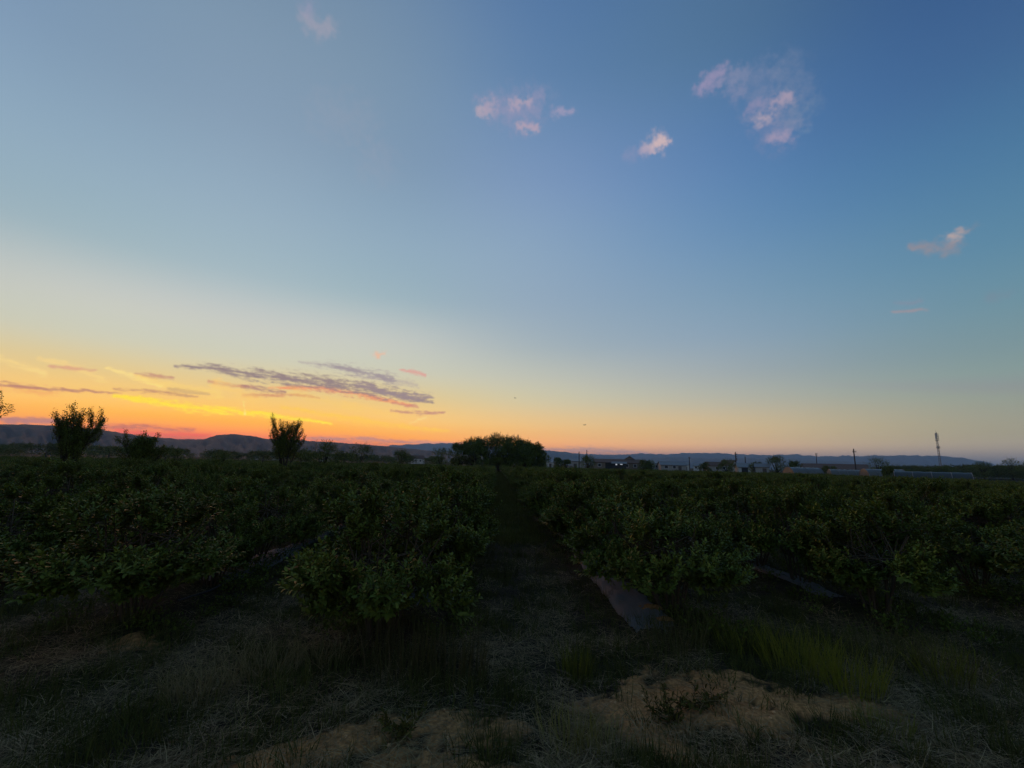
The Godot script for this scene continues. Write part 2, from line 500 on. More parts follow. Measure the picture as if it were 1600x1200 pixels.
func ridge(called: String, knots: Array, dist: float, depth: float, mat: Material, seed_: int, wobble: float) -> void:
	# knots: azimuth in degrees, height of the crest in metres; the land rises to the crest and falls behind it
	var f := FastNoiseLite.new()
	f.seed = seed_
	f.fractal_octaves = 5
	f.frequency = 1.0
	var s := Shape.new()
	var across := 360
	var along := 26
	var a0: float = knots[0][0]
	var a1: float = knots[-1][0]
	for j in along + 1:
		var t := j / float(along)             # 0 foot, 0.62 crest, 1 behind
		for e in across + 1:
			var az := lerpf(a0, a1, e / float(across))
			var q := 0
			while q < knots.size() - 2 and az > knots[q + 1][0]:
				q += 1
			var u := clampf((az - knots[q][0]) / (knots[q + 1][0] - knots[q][0]), 0, 1)
			var top := lerpf(knots[q][1], knots[q + 1][1], u)
			top += (f.get_noise_1d(az * 0.7) + 0.4 * f.get_noise_1d(az * 4.0)) * wobble
			var rise := smoothstep(0.0, 0.62, t) if t < 0.62 else 1.0 - 0.9 * smoothstep(0.62, 1.0, t)
			var hollow := -absf(f.get_noise_2d(az * 0.5, t * 4.0)) * 0.5 * sin(clampf(t / 0.62, 0, 1) * PI) * (1.0 if t < 0.62 else 0.0)
			var d := dist + (t - 0.62) * depth
			var r := deg_to_rad(az)
			s.v.append(Vector3(sin(r) * d, -3.0 + (top + 3.0) * clampf(rise + hollow, 0.0, 1.0), -cos(r) * d))
			s.c.append(Color.WHITE)
	var w := across + 1
	for j in along + 1:
		for e in w:
			s.n.append((s.v[mini(j + 1, along) * w + e] - s.v[maxi(j - 1, 0) * w + e]).cross(s.v[j * w + maxi(e - 1, 0)] - s.v[j * w + mini(e + 1, across)]).normalized())
	for j in along:
		for e in across:
			var o := j * w + e
			s.i.append_array(PackedInt32Array([o, o + w, o + 1, o + 1, o + w, o + w + 1]))
	structure(called, s.mesh(mat))


# ---------------------------------------------------------------- plants

func leaf_tone(rng: RandomNumberGenerator, young: float) -> Color:
	var k := Color(0.094, 0.128, 0.022).lerp(Color(0.17, 0.195, 0.028), clampf(young + rng.randf_range(-0.25, 0.3), 0, 1))
	return k * rng.randf_range(0.75, 1.2)


func out_dir(rng: RandomNumberGenerator, low: float) -> Vector3:
	var a := rng.randf() * TAU
	var y := rng.randf_range(low, 1.0)
	var r := sqrt(1.0 - y * y)
	return Vector3(cos(a) * r, y, sin(a) * r)


func shoot(s: Shape, twig: Shape, rng: RandomNumberGenerator, p: Vector3, d: Vector3, length: float, leaves: int, size: float, fine: bool, young := 0.3) -> void:
	var at := p
	var w := d
	var step := length / leaves
	var spin := rng.randf() * TAU
	for j in leaves:
		w = (w + Vector3(rng.randf_range(-0.14, 0.14), rng.randf_range(-0.02, 0.13), rng.randf_range(-0.14, 0.14))).normalized()
		at += w * step
		spin += 2.4
		var side := w.cross(Vector3(0.3, 0.2, 1.0)).normalized().rotated(w, spin)
		var t := j / float(leaves)
		var ld := (side * lerpf(1.0, 0.5, t) + w * 0.75 + Vector3(rng.randf_range(-0.3, 0.3), rng.randf_range(-0.25, 0.2), rng.randf_range(-0.3, 0.3))).normalized()
		var ln := size * rng.randf_range(0.65, 1.15) * (1.0 - 0.35 * t)
		s.leaf(at, ld, (Vector3.UP * 0.8 + w * 0.7 + side * -0.2).normalized(), ln, ln * rng.randf_range(0.42, 0.56), leaf_tone(rng, young * (0.3 + t)), fine)
	if twig:
		twig.tube([p, (p + at) * 0.5 + Vector3(0, -0.01, 0), at], [size * 0.06, size * 0.045, size * 0.02], 3, Color(0.06, 0.045, 0.028), false)


func bush_shapes(seed_: int, high: float, wide: float, shoots: int, per: int, size: float, fine: bool) -> Array:
	var rng := RandomNumberGenerator.new()
	rng.seed = seed_
	var lump := FastNoiseLite.new()
	lump.seed = seed_
	lump.frequency = 1.0
	var leaves := Shape.new()
	var wood := Shape.new()
	var mid := high * 0.47
	var ends: Array[Vector3] = []
	for j in 11:
		var a := TAU * j / 11.0 + rng.randf_range(-0.3, 0.3)
		var lean := rng.randf_range(0.25, 0.85)
		var p := Vector3(cos(a) * 0.09, -0.03, sin(a) * 0.09)
		var tip := Vector3(cos(a) * wide * 0.42 * lean, high * rng.randf_range(0.66, 0.86), sin(a) * wide * 0.42 * lean)
		var pts := [p]
		for e in [0.3, 0.62, 1.0]:
			pts.append(p.lerp(tip, e) + Vector3(rng.randf_range(-0.04, 0.04), 0.1 * sin(e * PI), rng.randf_range(-0.04, 0.04)))
		wood.tube(pts, [0.014, 0.011, 0.008, 0.004], 5 if fine else 3, Color(0.085, 0.065, 0.045))
		ends.append(pts[2])
	# branch ends, each carrying a clump of leafy shoots
	var clumps := []
	for j in 38:
		var d := out_dir(rng, -0.8)
		if j % 3 == 0:
			d = Vector3(d.x, -absf(d.y) * 0.7 - 0.15, d.z).normalized()
		var lumpy := 1.0 + 0.5 * lump.get_noise_3dv(d * 1.4) + 0.3 * lump.get_noise_3dv(d * 3.6)
		var shell := rng.randf_range(0.62, 1.0) * lumpy
		var c := Vector3(d.x * wide * 0.43, d.y * (high * 0.43 if d.y > 0 else high * 0.34), d.z * wide * 0.43) * shell + Vector3(0, mid + 0.04, 0)
		c.y = maxf(c.y, rng.randf_range(0.2, 0.34))
		clumps.append([c, d, rng.randf_range(0.12, 0.23) * wide / 1.7, rng.randf() * 0.7])
		wood.tube([ends[j % ends.size()], ends[j % ends.size()].lerp(c, 0.6) + Vector3(0, 0.03, 0), c], [0.007, 0.005, 0.003], 4, Color(0.085, 0.065, 0.045))
	for j in shoots:
		var cl: Array = clumps[j % clumps.size()]
		var d := out_dir(rng, -0.7)
		var p: Vector3 = cl[0] + Vector3(d.x, d.y * 0.75, d.z) * cl[2] * pow(rng.randf(), 0.5)
		p.y = maxf(p.y, rng.randf_range(0.1, 0.26))
		var w: Vector3 = (cl[1] * 0.6 + d * 0.7 + Vector3(0, 0.5, 0)).normalized()
		var length := rng.randf_range(0.12, 0.24) * (1.5 if rng.randf() < 0.07 else 1.0) * (high / 1.35)
		shoot(leaves, leaves if fine else null, rng, p - w * length * 0.4, w, length, per, size, fine, cl[3] * rng.randf_range(0.6, 1.3))
	return [wood, leaves]


func grow_stem(wood: Shape, leaves: Shape, rng: RandomNumberGenerator, p: Vector3, d: Vector3, length: float, r: float, level: int, upward: float, size: float, bare: float, density: float) -> void:
	var pts := [p]
	var radii := [r]
	var at := p
	var w := d
	var segs := 5
	for j in segs:
		w = (w + Vector3(rng.randf_range(-0.2, 0.2), upward * rng.randf_range(0.1, 0.5), rng.randf_range(-0.2, 0.2))).normalized()
		at += w * length / segs
		pts.append(at)
		radii.append(r * (1.0 - 0.78 * (j + 1) / segs))
		if level > 0 and (j >= 1 or level < 2):
			for e in 2 if level > 1 else 1:
				var side := w.cross(Vector3(0.2, 0.1, 1.0)).normalized().rotated(w, rng.randf() * TAU)
				grow_stem(wood, leaves, rng, at, (w * 0.75 + side * 0.75 + Vector3(0, upward * 0.4, 0)).normalized(), length * rng.randf_range(0.34, 0.55) * (1.0 - 0.08 * j), r * 0.42, level - 1, upward, size, 0.15, density)
	wood.tube(pts, radii, 5, Color(0.05, 0.042, 0.034))
	if level < 2:
		for j in int(length * density):
			var t := bare + (1.0 - bare) * rng.randf()
			var k := clampi(int(t * segs), 0, segs - 1)
			var q: Vector3 = pts[k].lerp(pts[k + 1], t * segs - k) + Vector3(rng.randf_range(-1, 1), rng.randf_range(-1, 1), rng.randf_range(-1, 1)) * size * 1.3
			var ld := (out_dir(rng, -0.8) + Vector3(0, 0.3, 0)).normalized()
			leaves.leaf(q, ld, Vector3(rng.randf_range(-1, 1), 1, rng.randf_range(-1, 1)).normalized(), size * rng.randf_range(0.7, 1.2), size * 0.5, leaf_tone(rng, 0.15), false)


func vase_tree(called: String, label: String, at: Vector3, stems: int, high: float, spread: float, level: int, upward: float, size: float, density: float, seed_: int, foot := 0.5, group := "") -> Node3D:
	var rng := RandomNumberGenerator.new()
	rng.seed = seed_
	var wood := Shape.new()
	var leaves := Shape.new()
	var r := 0.022 * high
	wood.tube([Vector3(0, -0.1, 0), Vector3(0.02, foot * 0.5, 0), Vector3(0, foot, 0.01)], [r * 1.9, r * 1.5, r * 1.35], 8, Color(0.05, 0.042, 0.034))
	for j in stems:
		var a := TAU * j / stems + rng.randf_range(-0.35, 0.35)
		var lean := spread * rng.randf_range(0.25, 1.0)
		grow_stem(wood, leaves, rng, Vector3(0, foot * rng.randf_range(0.75, 1.0), 0), Vector3(cos(a) * lean, 1.0, sin(a) * lean).normalized(), (high - foot) * rng.randf_range(0.72, 1.0), r * 0.7, level, upward, size, 0.25, density)
	var t := thing(called, label, "tree" if high > 2.6 else "shrub", at, 0.0, group)
	part("trunk", wood.mesh(M.bark), t)
	part("crown", leaves.mesh(M.leaf), t)
	return t


func crown_tree(called: String, label: String, at: Vector3, high: float, wide: float, shoots: int, size: float, seed_: int, low := 0.22, group := "") -> Node3D:
	var shapes := crown_shapes(high, wide, shoots, size, seed_, low)
	var t := thing(called, label, "tree" if high > 2.6 else "shrub", at, 0.0, group)
	part("trunk", shapes[0].mesh(M.bark), t)
	part("crown", shapes[1].mesh(M.leaf), t)
	return t


func crown_shapes(high: float, wide: float, shoots: int, size: float, seed_: int, low: float) -> Array:
	# a trunk that forks into limbs, each limb carrying a lobe of the crown
	var rng := RandomNumberGenerator.new()
	rng.seed = seed_
	var wood := Shape.new()
	var leaves := Shape.new()
	var r := 0.025 * high
	var fork := high * (low + 0.08)
	wood.tube([Vector3(0, -0.1, 0), Vector3(0.03, fork * 0.5, 0), Vector3(0, fork, 0.02)], [r * 1.6, r * 1.2, r], 7, Color(0.05, 0.042, 0.034))
	var lobes := []
	for j in 13:
		var a := TAU * j * 0.382 + rng.randf_range(-0.3, 0.3)
		var up := rng.randf_range(0.0, 1.0) if j > 2 else 0.85
		var reach := wide * 0.5 * sqrt(1.0 - up * up * 0.8) * rng.randf_range(0.45, 0.72)
		var c := Vector3(cos(a) * reach, lerpf(high * (low + 0.13), high * 0.84, up), sin(a) * reach)
		var rr := minf(wide, high) * rng.randf_range(0.13, 0.24)
		c.y = minf(c.y, high - rr * 0.95)
		lobes.append([c, rr])
		wood.tube([Vector3(0, fork * 0.92, 0), Vector3(c.x * 0.5, lerpf(fork, c.y, 0.6), c.z * 0.5), c], [r * 0.7, r * 0.42, r * 0.12], 5, Color(0.05, 0.042, 0.034))
	for j in shoots:
		var lb: Array = lobes[rng.randi() % lobes.size()]
		var d := out_dir(rng, -0.75)
		var p: Vector3 = lb[0] + d * lb[1] * pow(rng.randf(), 0.4) * rng.randf_range(0.75, 1.2)
		p.y = maxf(p.y, high * low * 0.6)
		shoot(leaves, null, rng, p, (d + Vector3(0, 0.5, 0)).normalized(), lb[1] * rng.randf_range(0.3, 0.7), 7, size, false, 0.1)
	return [wood, leaves]


func tuft_shape(rng: RandomNumberGenerator, blades: int, radius: float, length: float, width: float, lean: float, droop: float, a: Color, b: Color) -> Shape:
	var s := Shape.new()
	for j in blades:
		var ang := rng.randf() * TAU
		var rr := radius * sqrt(rng.randf())
		var d := Vector3(cos(ang) * lean * rng.randf(), 1.0, sin(ang) * lean * rng.randf()).normalized()
		var turn := rng.randf() * TAU
		s.blade(Vector3(cos(ang) * rr, -0.01, sin(ang) * rr), d, Vector3(cos(turn) * droop, -droop * rng.randf(), sin(turn) * droop) * rng.randf_range(0.3, 1.1), length * rng.randf_range(0.45, 1.1), width * rng.randf_range(0.6, 1.2), a.lerp(b, rng.randf()) * rng.randf_range(0.8, 1.15))
	return s


func straw_shape(rng: RandomNumberGenerator, blades: int) -> Shape:
	var s := Shape.new()
	for j in blades:
		var ang := rng.randf() * TAU
		var p := Vector3(rng.randf_range(-0.16, 0.16), rng.randf_range(0.0, 0.035), rng.randf_range(-0.16, 0.16))
		var d := Vector3(cos(ang), rng.randf_range(-0.05, 0.3), sin(ang)).normalized()
		var side := d.cross(Vector3.UP) * rng.randf_range(-0.4, 0.4)
		s.blade(p, d, side + Vector3(0, -0.15, 0), rng.randf_range(0.05, 0.19), rng.randf_range(0.002, 0.0048), Color(0.32, 0.235, 0.125).lerp(Color(0.13, 0.105, 0.05), rng.randf()))
	return s


# ---------------------------------------------------------------- the farm beyond the field

func gable_house(called: String, label: String, category: String, at: Vector3, turn: float, w: float, d: float, wall: float, top: float, wm: Material, rm: Material, holes: Array, group := "") -> Node3D:
	# holes: kind, x, y, width, height on the front wall (towards +z of the house)
	var t := thing(called, label, category, at, turn, group)
	var s := Shape.new()
	var x := w * 0.5
	var z := d * 0.5
	var k := Color.WHITE
	s.quad(Vector3(-x, wall, z), Vector3(x, wall, z), Vector3(x, -0.2, z), Vector3(-x, -0.2, z), k)
	s.quad(Vector3(x, wall, -z), Vector3(-x, wall, -z), Vector3(-x, -0.2, -z), Vector3(x, -0.2, -z), k)
	for e in [-1.0, 1.0]:
		s.quad(Vector3(x * e, wall, z * e), Vector3(x * e, wall, -z * e), Vector3(x * e, -0.2, -z * e), Vector3(x * e, -0.2, z * e), k)
		s.tri(Vector3(x * e, wall, z * e), Vector3(x * e, top - 0.08, 0), Vector3(x * e, wall, -z * e), k)
	part("wall", s.mesh(wm), t)
	var f := Shape.new()
	var slope := Vector2(z, top - wall).length() + 0.35
	var tilt := atan2(top - wall, z)
	for e in [-1.0, 1.0]:
		var b := Basis(Vector3.RIGHT, tilt * e)
		f.box(Vector3(0, top, 0) + b * Vector3(0, 0, slope * 0.5 * e), Vector3(w + 0.6, 0.1, slope), k, b)
	part("roof", f.mesh(rm), t)
	for hole in holes:
		var q := Shape.new()
		q.box(Vector3(hole[1], hole[2], z + 0.02), Vector3(hole[3], hole[4], 0.08), k)
		var o := part(hole[0], q.mesh(M.get({"window": "glass", "door": "door", "lit_window": "lit", "gate": "dark"}.get(hole[0], "dark"))), t)
		if hole[0] == "window":
			var fr := Shape.new()
			for e in [-1.0, 1.0]:
				fr.box(Vector3(hole[1] + e * hole[3] * 0.5, hole[2], z + 0.05), Vector3(0.09, hole[4] + 0.09, 0.1), k)
				fr.box(Vector3(hole[1], hole[2] + e * hole[4] * 0.5, z + 0.05), Vector3(hole[3] - 0.09, 0.09, 0.1), k)
			part("frame", fr.mesh(M.white), o)
	return t


func tunnel(label: String, at: Vector3, turn: float, length: float, wide: float, high: float, mat: Material) -> void:
	var t := thing("polytunnel", label, "greenhouse", at, turn)
	var s := Shape.new()
	var segs := 14
	var rows := 12
	for j in rows + 1:
		var x := lerpf(-length * 0.5, length * 0.5, j / float(rows))
		for e in segs + 1:
			var a := PI * e / segs
			var sag := 1.0 if j % 2 == 0 else 0.975
			s.put(Vector3(x, sin(a) * high * sag, cos(a) * wide * 0.5 * sag), Vector3(0, sin(a), cos(a)), Color.WHITE)
	for j in rows:
		for e in segs:
			var o := j * (segs + 1) + e
			s.i.append_array(PackedInt32Array([o, o + 1, o + segs + 1, o + 1, o + segs + 2, o + segs + 1]))
	part("film_cover", s.mesh(mat), t)
	for end in [-1.0, 1.0]:
		var q := Shape.new()
		for e in segs:
			var a := PI * e / segs
			var b := PI * (e + 1) / segs
			q.tri(Vector3(length * 0.5 * end, 0, 0), Vector3(length * 0.5 * end, sin(a) * high, cos(a) * wide * 0.5), Vector3(length * 0.5 * end, sin(b) * high, cos(b) * wide * 0.5), Color.WHITE)
		part("end_wall", q.mesh(mat), t)
	for j in range(0, rows + 1, 3):
		var x := lerpf(-length * 0.5, length * 0.5, j / float(rows))
		var pts := []
		var rad := []
		for e in segs + 1:
			var a := PI * e / segs
			pts.append(Vector3(x, sin(a) * (high + 0.03), cos(a) * (wide * 0.5 + 0.03)))
			rad.append(0.04)
		var q := Shape.new()
		q.tube(pts, rad, 4, Color.WHITE)
		part("hoop", q.mesh(M.steel), t)


func pole(label: String, at: Vector3, high: float, arms: Array, lean: float, drum := false) -> void:
	var t := thing("utility_pole", label, "utility pole", at, 0.0)
	t.rotation.y = 0.6
	t.rotation.z = lean
	var s := Shape.new()
	s.tube([Vector3(0, -0.3, 0), Vector3(0, high * 0.5, 0), Vector3(0, high, 0)], [0.19, 0.165, 0.13], 8, Color.WHITE)
	part("post", s.mesh(M.timber), t)
	for a in arms:
		var q := Shape.new()
		q.box(Vector3(0, a[0], 0.16), Vector3(a[1], 0.14, 0.12))
		part("crossarm", q.mesh(M.timber), t)
		for e in [-0.46, 0.0, 0.46]:
			var p := Shape.new()
			var b := Vector3(a[1] * e + (0.01 if e == 0.0 else 0.0), a[0] + 0.07, 0.16)
			p.tube([b, b + Vector3(0, 0.1, 0), b + Vector3(0, 0.16, 0), b + Vector3(0, 0.3, 0)], [0.03, 0.03, 0.07, 0.04], 7, Color.WHITE)
			part("insulator", p.mesh(M.ceramic), t)
	if drum:
		var q := Shape.new()
		q.tube([Vector3(0.45, high - 2.9, 0), Vector3(0.45, high - 2.85, 0), Vector3(0.45, high - 1.95, 0), Vector3(0.45, high - 1.9, 0)], [0.22, 0.28, 0.28, 0.22], 12, Color.WHITE)
		part("transformer", q.mesh(M.steel), t)


func mast(label: String, at: Vector3, high: float) -> void:
	var t := thing("cell_tower", label, "tower", at, 0.4)
	var w0 := 0.5
	var w1 := 0.26
	var corner := func(k: int, y: float) -> Vector3:
		var r := lerpf(w0, w1, y / high)
		return Vector3(cos(TAU * k / 3.0) * r, y, sin(TAU * k / 3.0) * r)
	for k in 3:
		var s := Shape.new()
		s.tube([corner.call(k, -0.5), corner.call(k, high)], [0.1, 0.08], 6, Color.WHITE)
		part("leg", s.mesh(M.steel), t)
	var bays := 18
	for k in 3:
		for j in bays:
			var s := Shape.new()
			var y0 := high * j / bays
			var y1 := high * (j + 1) / bays
			var up := j % 2 == 0
			s.tube([corner.call(k, y0 if up else y1), corner.call((k + 1) % 3, y1 if up else y0)], [0.045, 0.045], 4, Color.WHITE)
			part("brace", s.mesh(M.steel), t)
	for y in [high * 0.66, high * 0.82]:
		var s := Shape.new()
		var pts := []
		var rad := []
		for e in 13:
			pts.append(Vector3(cos(TAU * e / 12.0) * 0.75, y, sin(TAU * e / 12.0) * 0.75))
			rad.append(0.07)
		s.tube(pts, rad, 5, Color.WHITE)
		part("platform_ring", s.mesh(M.steel), t)
	for k in 3:
		for y in [high * 0.91, high * 0.67]:
			var a := TAU * (k + 0.5) / 3.0
			var big: bool = y > high * 0.8
			var s := Shape.new()
			var c := Vector3(cos(a) * 0.55, y, sin(a) * 0.55)
			s.box(c, Vector3(0.18, 3.0 if big else 1.3, 0.38), Color.WHITE, Basis(Vector3.UP, -a))
			s.tube([c * Vector3(0.45, 1, 0.45), c], [0.05, 0.05], 4, Color.WHITE)
			part("antenna", s.mesh(M.pale), t)
	var rod := Shape.new()
	rod.tube([Vector3(0, high - 1.0, 0), Vector3(0, high + 1.6, 0)], [0.05, 0.02], 5, Color.WHITE)
	part("lightning_rod", rod.mesh(M.steel), t)


func bird(label: String, at: Vector3, turn: float) -> void:
	var t := thing("bird", label, "bird", at, turn)
	t.scale = Vector3.ONE * 0.55
	var s := Shape.new()
	s.tube([Vector3(0, 0, 0.2), Vector3(0, 0.01, 0.12), Vector3(0, 0.02, 0), Vector3(0, 0.02, -0.12), Vector3(0, 0.03, -0.2), Vector3(0, 0.02, -0.25)], [0.015, 0.035, 0.06, 0.045, 0.035, 0.004], 8, Color.WHITE)
	part("body", s.mesh(M.dark), t)
	for e in [-1.0, 1.0]:
		var q := Shape.new()
		var a := [Vector3(0.03 * e, 0.03, -0.1), Vector3(0.28 * e, 0.14, -0.12), Vector3(0.6 * e, 0.06, 0.04)]
		var b := [Vector3(0.03 * e, 0.03, 0.1), Vector3(0.28 * e, 0.13, 0.08), Vector3(0.6 * e, 0.055, 0.06)]
		for j in 2:
			q.quad(a[j], a[j + 1], b[j + 1], b[j], Color.WHITE)
			q.quad(a[j] - Vector3(0, 0.012, 0), b[j] - Vector3(0, 0.012, 0), b[j + 1] - Vector3(0, 0.012, 0), a[j + 1] - Vector3(0, 0.012, 0), Color.WHITE)
		part("wing", q.mesh(M.dark), t)
	var tail := Shape.new()
	tail.tri(Vector3(0, 0, 0.16), Vector3(-0.06, 0, 0.34), Vector3(0.06, 0, 0.34), Color.WHITE)
	part("tail", tail.mesh(M.dark), t)


func cloth(label: String, row_x: float, z0: float, z1: float, half: float, high: float, seed_: int) -> void:
	# woven ground fabric laid over the bed, its edges turned down, ragged where it ends
	var f := FastNoiseLite.new()
	f.seed = seed_
	f.frequency = 1.0
	var s := Shape.new()
	var cols := 22
	var rows := int(absf(z1 - z0) / 0.07)
	for j in rows + 1:
		for e in cols + 1:
			var u := e / float(cols) * 2.0 - 1.0
			var z := lerpf(z0, z1, j / float(rows))
			var frayed := smoothstep(0.5, 0.0, absf(z - z0)) * f.get_noise_2d(u * 0.9, 3.0) * 0.3
			z -= frayed * (1.0 if z1 < z0 else -1.0)
			var half_here := half * (1.0 if z > -8.4 else 0.62) * (1.0 + 0.16 * f.get_noise_1d(z * 0.9) + 0.05 * f.get_noise_1d(z * 3.5 + 20.0))
			var x := row_x + u * half_here
			var ends := smoothstep(0.0, 0.9, absf(z - z0)) * smoothstep(0.0, 0.9, absf(z - z1))
			var arch := high * (1.0 - pow(absf(u), 4.0)) * ends - 0.07 * (1.0 - ends)
			var fold := 0.016 * f.get_noise_2d(x * 2.5, z * 1.2) + 0.012 * f.get_noise_2d(x * 9.0, z * 3.0)
			var sink := -0.045 * smoothstep(0.9, 1.0, absf(u))
			s.v.append(Vector3(x, ground_height(x, z) + 0.02 + arch + fold + sink, z))
			s.c.append(Color.WHITE)
	var w := cols + 1
	for j in rows + 1:
		for e in w:
			var q := (s.v[mini(j + 1, rows) * w + e] - s.v[maxi(j - 1, 0) * w + e]).cross(s.v[j * w + mini(e + 1, cols)] - s.v[j * w + maxi(e - 1, 0)]).normalized()
			s.n.append(q if q.y > 0 else -q)
	for j in rows:
		for e in cols:
			var o := j * w + e
			s.i.append_array(PackedInt32Array([o, o + w, o + 1, o + 1, o + w, o + w + 1]))
	var o := MeshInstance3D.new()
	o.name = numbered("ground_cloth")
	o.mesh = s.mesh(M.cloth)
	add_child(o)
	tag(o, label, "ground cloth")


# ---------------------------------------------------------------- the scene

func facing(at: Vector3, extra := 0.0) -> float:
	return atan2(-at.x, -at.z) + extra


func _ready() -> void:
	# camera
	var cam := Camera3D.new()
	cam.name = "camera"
	add_child(cam)
	cam.position = Vector3(0, EYE, 0)
	cam.rotation_degrees = Vector3(10.05, -1.77, 1.4)
	cam.fov = 81.2
	cam.near = 0.05
	cam.far = 60000.0
	cam.current = true
	# sky
	var env := Environment.new()
	var sm := PanoramaSkyMaterial.new()
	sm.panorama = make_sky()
	var sky := Sky.new()
	sky.sky_material = sm
	env.sky = sky
	env.background_mode = Environment.BG_SKY
	env.tonemap_mode = Environment.TONE_MAPPER_LINEAR
	env.tonemap_exposure = 1.0
	env.sdfgi_enabled = true
	env.ssao_enabled = true
	env.ssil_enabled = true
	env.fog_enabled = true
	env.fog_density = HAZE
	env.fog_light_color = Color(0.68, 0.84, 1.0)
	var we := WorldEnvironment.new()
	we.environment = env
	add_child(we)
	# the sun has just gone down behind the hills: only a weak, wide afterglow is left
	var sun := DirectionalLight3D.new()
	sun.name = "sun"
	add_child(sun)
	sun.rotation_degrees = Vector3(-8.0, -SUN_AZ + 180.0, 0)
	sun.light_color = Color(1.0, 0.62, 0.32)
	sun.light_energy = 0.3
	sun.light_angular_distance = 40.0
	sun.shadow_enabled = true

	rough.seed = 3
	rough.frequency = 1.0
	rough.fractal_octaves = 3
	broad.seed = 8
	broad.frequency = 0.6
	# materials
	speckle(paint("soil", 1, 1, 1, 0.95, true), 21, 0.05, 0.55, 0.9, 6.0)
	var lf := paint("leaf", 1, 1, 1, 0.5, true)
	lf.backlight_enabled = true
	lf.backlight = Color(0.10, 0.14, 0.03)
	paint("bark", 1, 1, 1, 0.9, true)
	paint("blade", 1, 1, 1, 0.8, true)
	for q in ["soil", "blade", "bark"]:
		M[q].metallic_specular = 0.2
	lf.metallic_specular = 0.27
	speckle(paint("cloth", 0.18, 0.18, 0.178, 0.75), 33, 0.12, 0.6, 2.2, 4.0)
	speckle(paint("near_hill", 0.040, 0.048, 0.030, 0.95), 41, 0.02, 0.35, 0.0022)
	speckle(paint("far_mountain", 0.040, 0.048, 0.030, 0.95), 42, 0.02, 0.6, 0.0006)
	speckle(paint("timber", 0.07, 0.055, 0.045, 0.9), 43, 0.1, 0.6, 1.0)
	speckle(paint("steel", 0.26, 0.26, 0.27, 0.6), 44, 0.08, 0.7, 1.0)
	paint("pale", 0.5, 0.5, 0.5, 0.6)
	paint("ceramic", 0.2, 0.15, 0.12, 0.4)
	paint("dark", 0.03, 0.03, 0.032, 0.8)
	paint("glass", 0.03, 0.035, 0.04, 0.12)
	paint("door", 0.09, 0.07, 0.06, 0.7)
	paint("white", 0.6, 0.6, 0.6, 0.7)
	speckle(paint("plaster", 0.46, 0.43, 0.39, 0.9), 45, 0.03, 0.7, 0.4)
	speckle(paint("lime", 0.7, 0.68, 0.64, 0.9), 46, 0.03, 0.75, 0.4)
	speckle(paint("brown_wall", 0.3, 0.23, 0.17, 0.9), 47, 0.03, 0.7, 0.4)
	speckle(paint("tile", 0.17, 0.10, 0.075, 0.85), 48, 0.06, 0.6, 0.6)
	speckle(paint("tin", 0.22, 0.225, 0.23, 0.5), 49, 0.03, 0.65, 0.3)
	speckle(paint("pale_tin", 0.28, 0.28, 0.28, 0.5), 50, 0.03, 0.7, 0.3)
	speckle(paint("film", 0.13, 0.125, 0.11, 0.35), 51, 0.03, 0.7, 0.5)
	speckle(paint("dusty_film", 0.05, 0.055, 0.048, 0.45), 52, 0.03, 0.6, 0.5)
	var lit := paint("lit", 0.8, 0.82, 0.85, 0.5)
	lit.emission_enabled = true
	lit.emission = Color(0.95, 0.97, 1.0)
	lit.emission_energy_multiplier = 0.3

	# the lie of the land
	build_ground()
	ridge("hill", [[-75, 70], [-60, 95], [-52, 84], [-46.8, 79], [-44.6, 83], [-40.9, 80], [-37.8, 64], [-34.5, 58], [-32.3, 62], [-31.2, 80], [-30.0, 84], [-28.2, 82], [-26.4, 72], [-23.1, 72.6], [-19, 68], [-13.8, 61], [-10, 52], [-6.9, 44], [-2, 30], [4, 10]], 2000.0, 1900.0, M.near_hill, 71, 1.2)
	ridge("mountain", [[-30, 150], [-20, 210], [-14.6, 254], [-10.8, 322], [-6.9, 367], [-3.7, 356], [1, 310], [6, 281], [8.4, 239], [11.6, 212], [14.7, 209], [16.4, 235], [17.8, 254], [20.7, 238], [23.6, 282], [27.6, 268], [29.4, 252], [31.4, 251], [33.8, 266], [36.6, 239], [39.3, 253], [42.2, 257], [43.6, 268], [45.8, 252], [47.4, 209], [48.6, 150], [52, 70], [56, 40]], 9000.0, 5200.0, M.far_mountain, 72, 24.0)
	ridge("mountain", [[-4, 120], [2, 175], [5.6, 187], [8.4, 168], [11.6, 126], [14.7, 108], [17.7, 106], [20.7, 128], [24.9, 120], [30, 132], [36, 118], [42, 96], [48, 50]], 6000.0, 3200.0, M.far_mountain, 73, 14.0)
	print("land")

	build_field()
	print("field")
	build_far()
	print("far")
	build_foreground()
	print("foreground")


func count_word(n: int) -> String:
	var small := ["first", "second", "third", "fourth", "fifth", "sixth", "seventh", "eighth", "ninth", "tenth", "eleventh", "twelfth", "thirteenth", "fourteenth", "fifteenth", "sixteenth", "seventeenth", "eighteenth", "nineteenth", "twentieth"]
	if n <= 20:
		return small[n - 1]
	return (["twenty-", "thirty-", "forty-", "fifty-"][n / 10 - 2] + small[n % 10 - 1]) if n % 10 else ["twentieth", "thirtieth", "fortieth", "fiftieth"][n / 10 - 2]


func row_words(k: int) -> String:
	return "%s row on the aisle's %s side" % [count_word(1 - k if k <= 0 else k), "sunset" if k <= 0 else "village"]


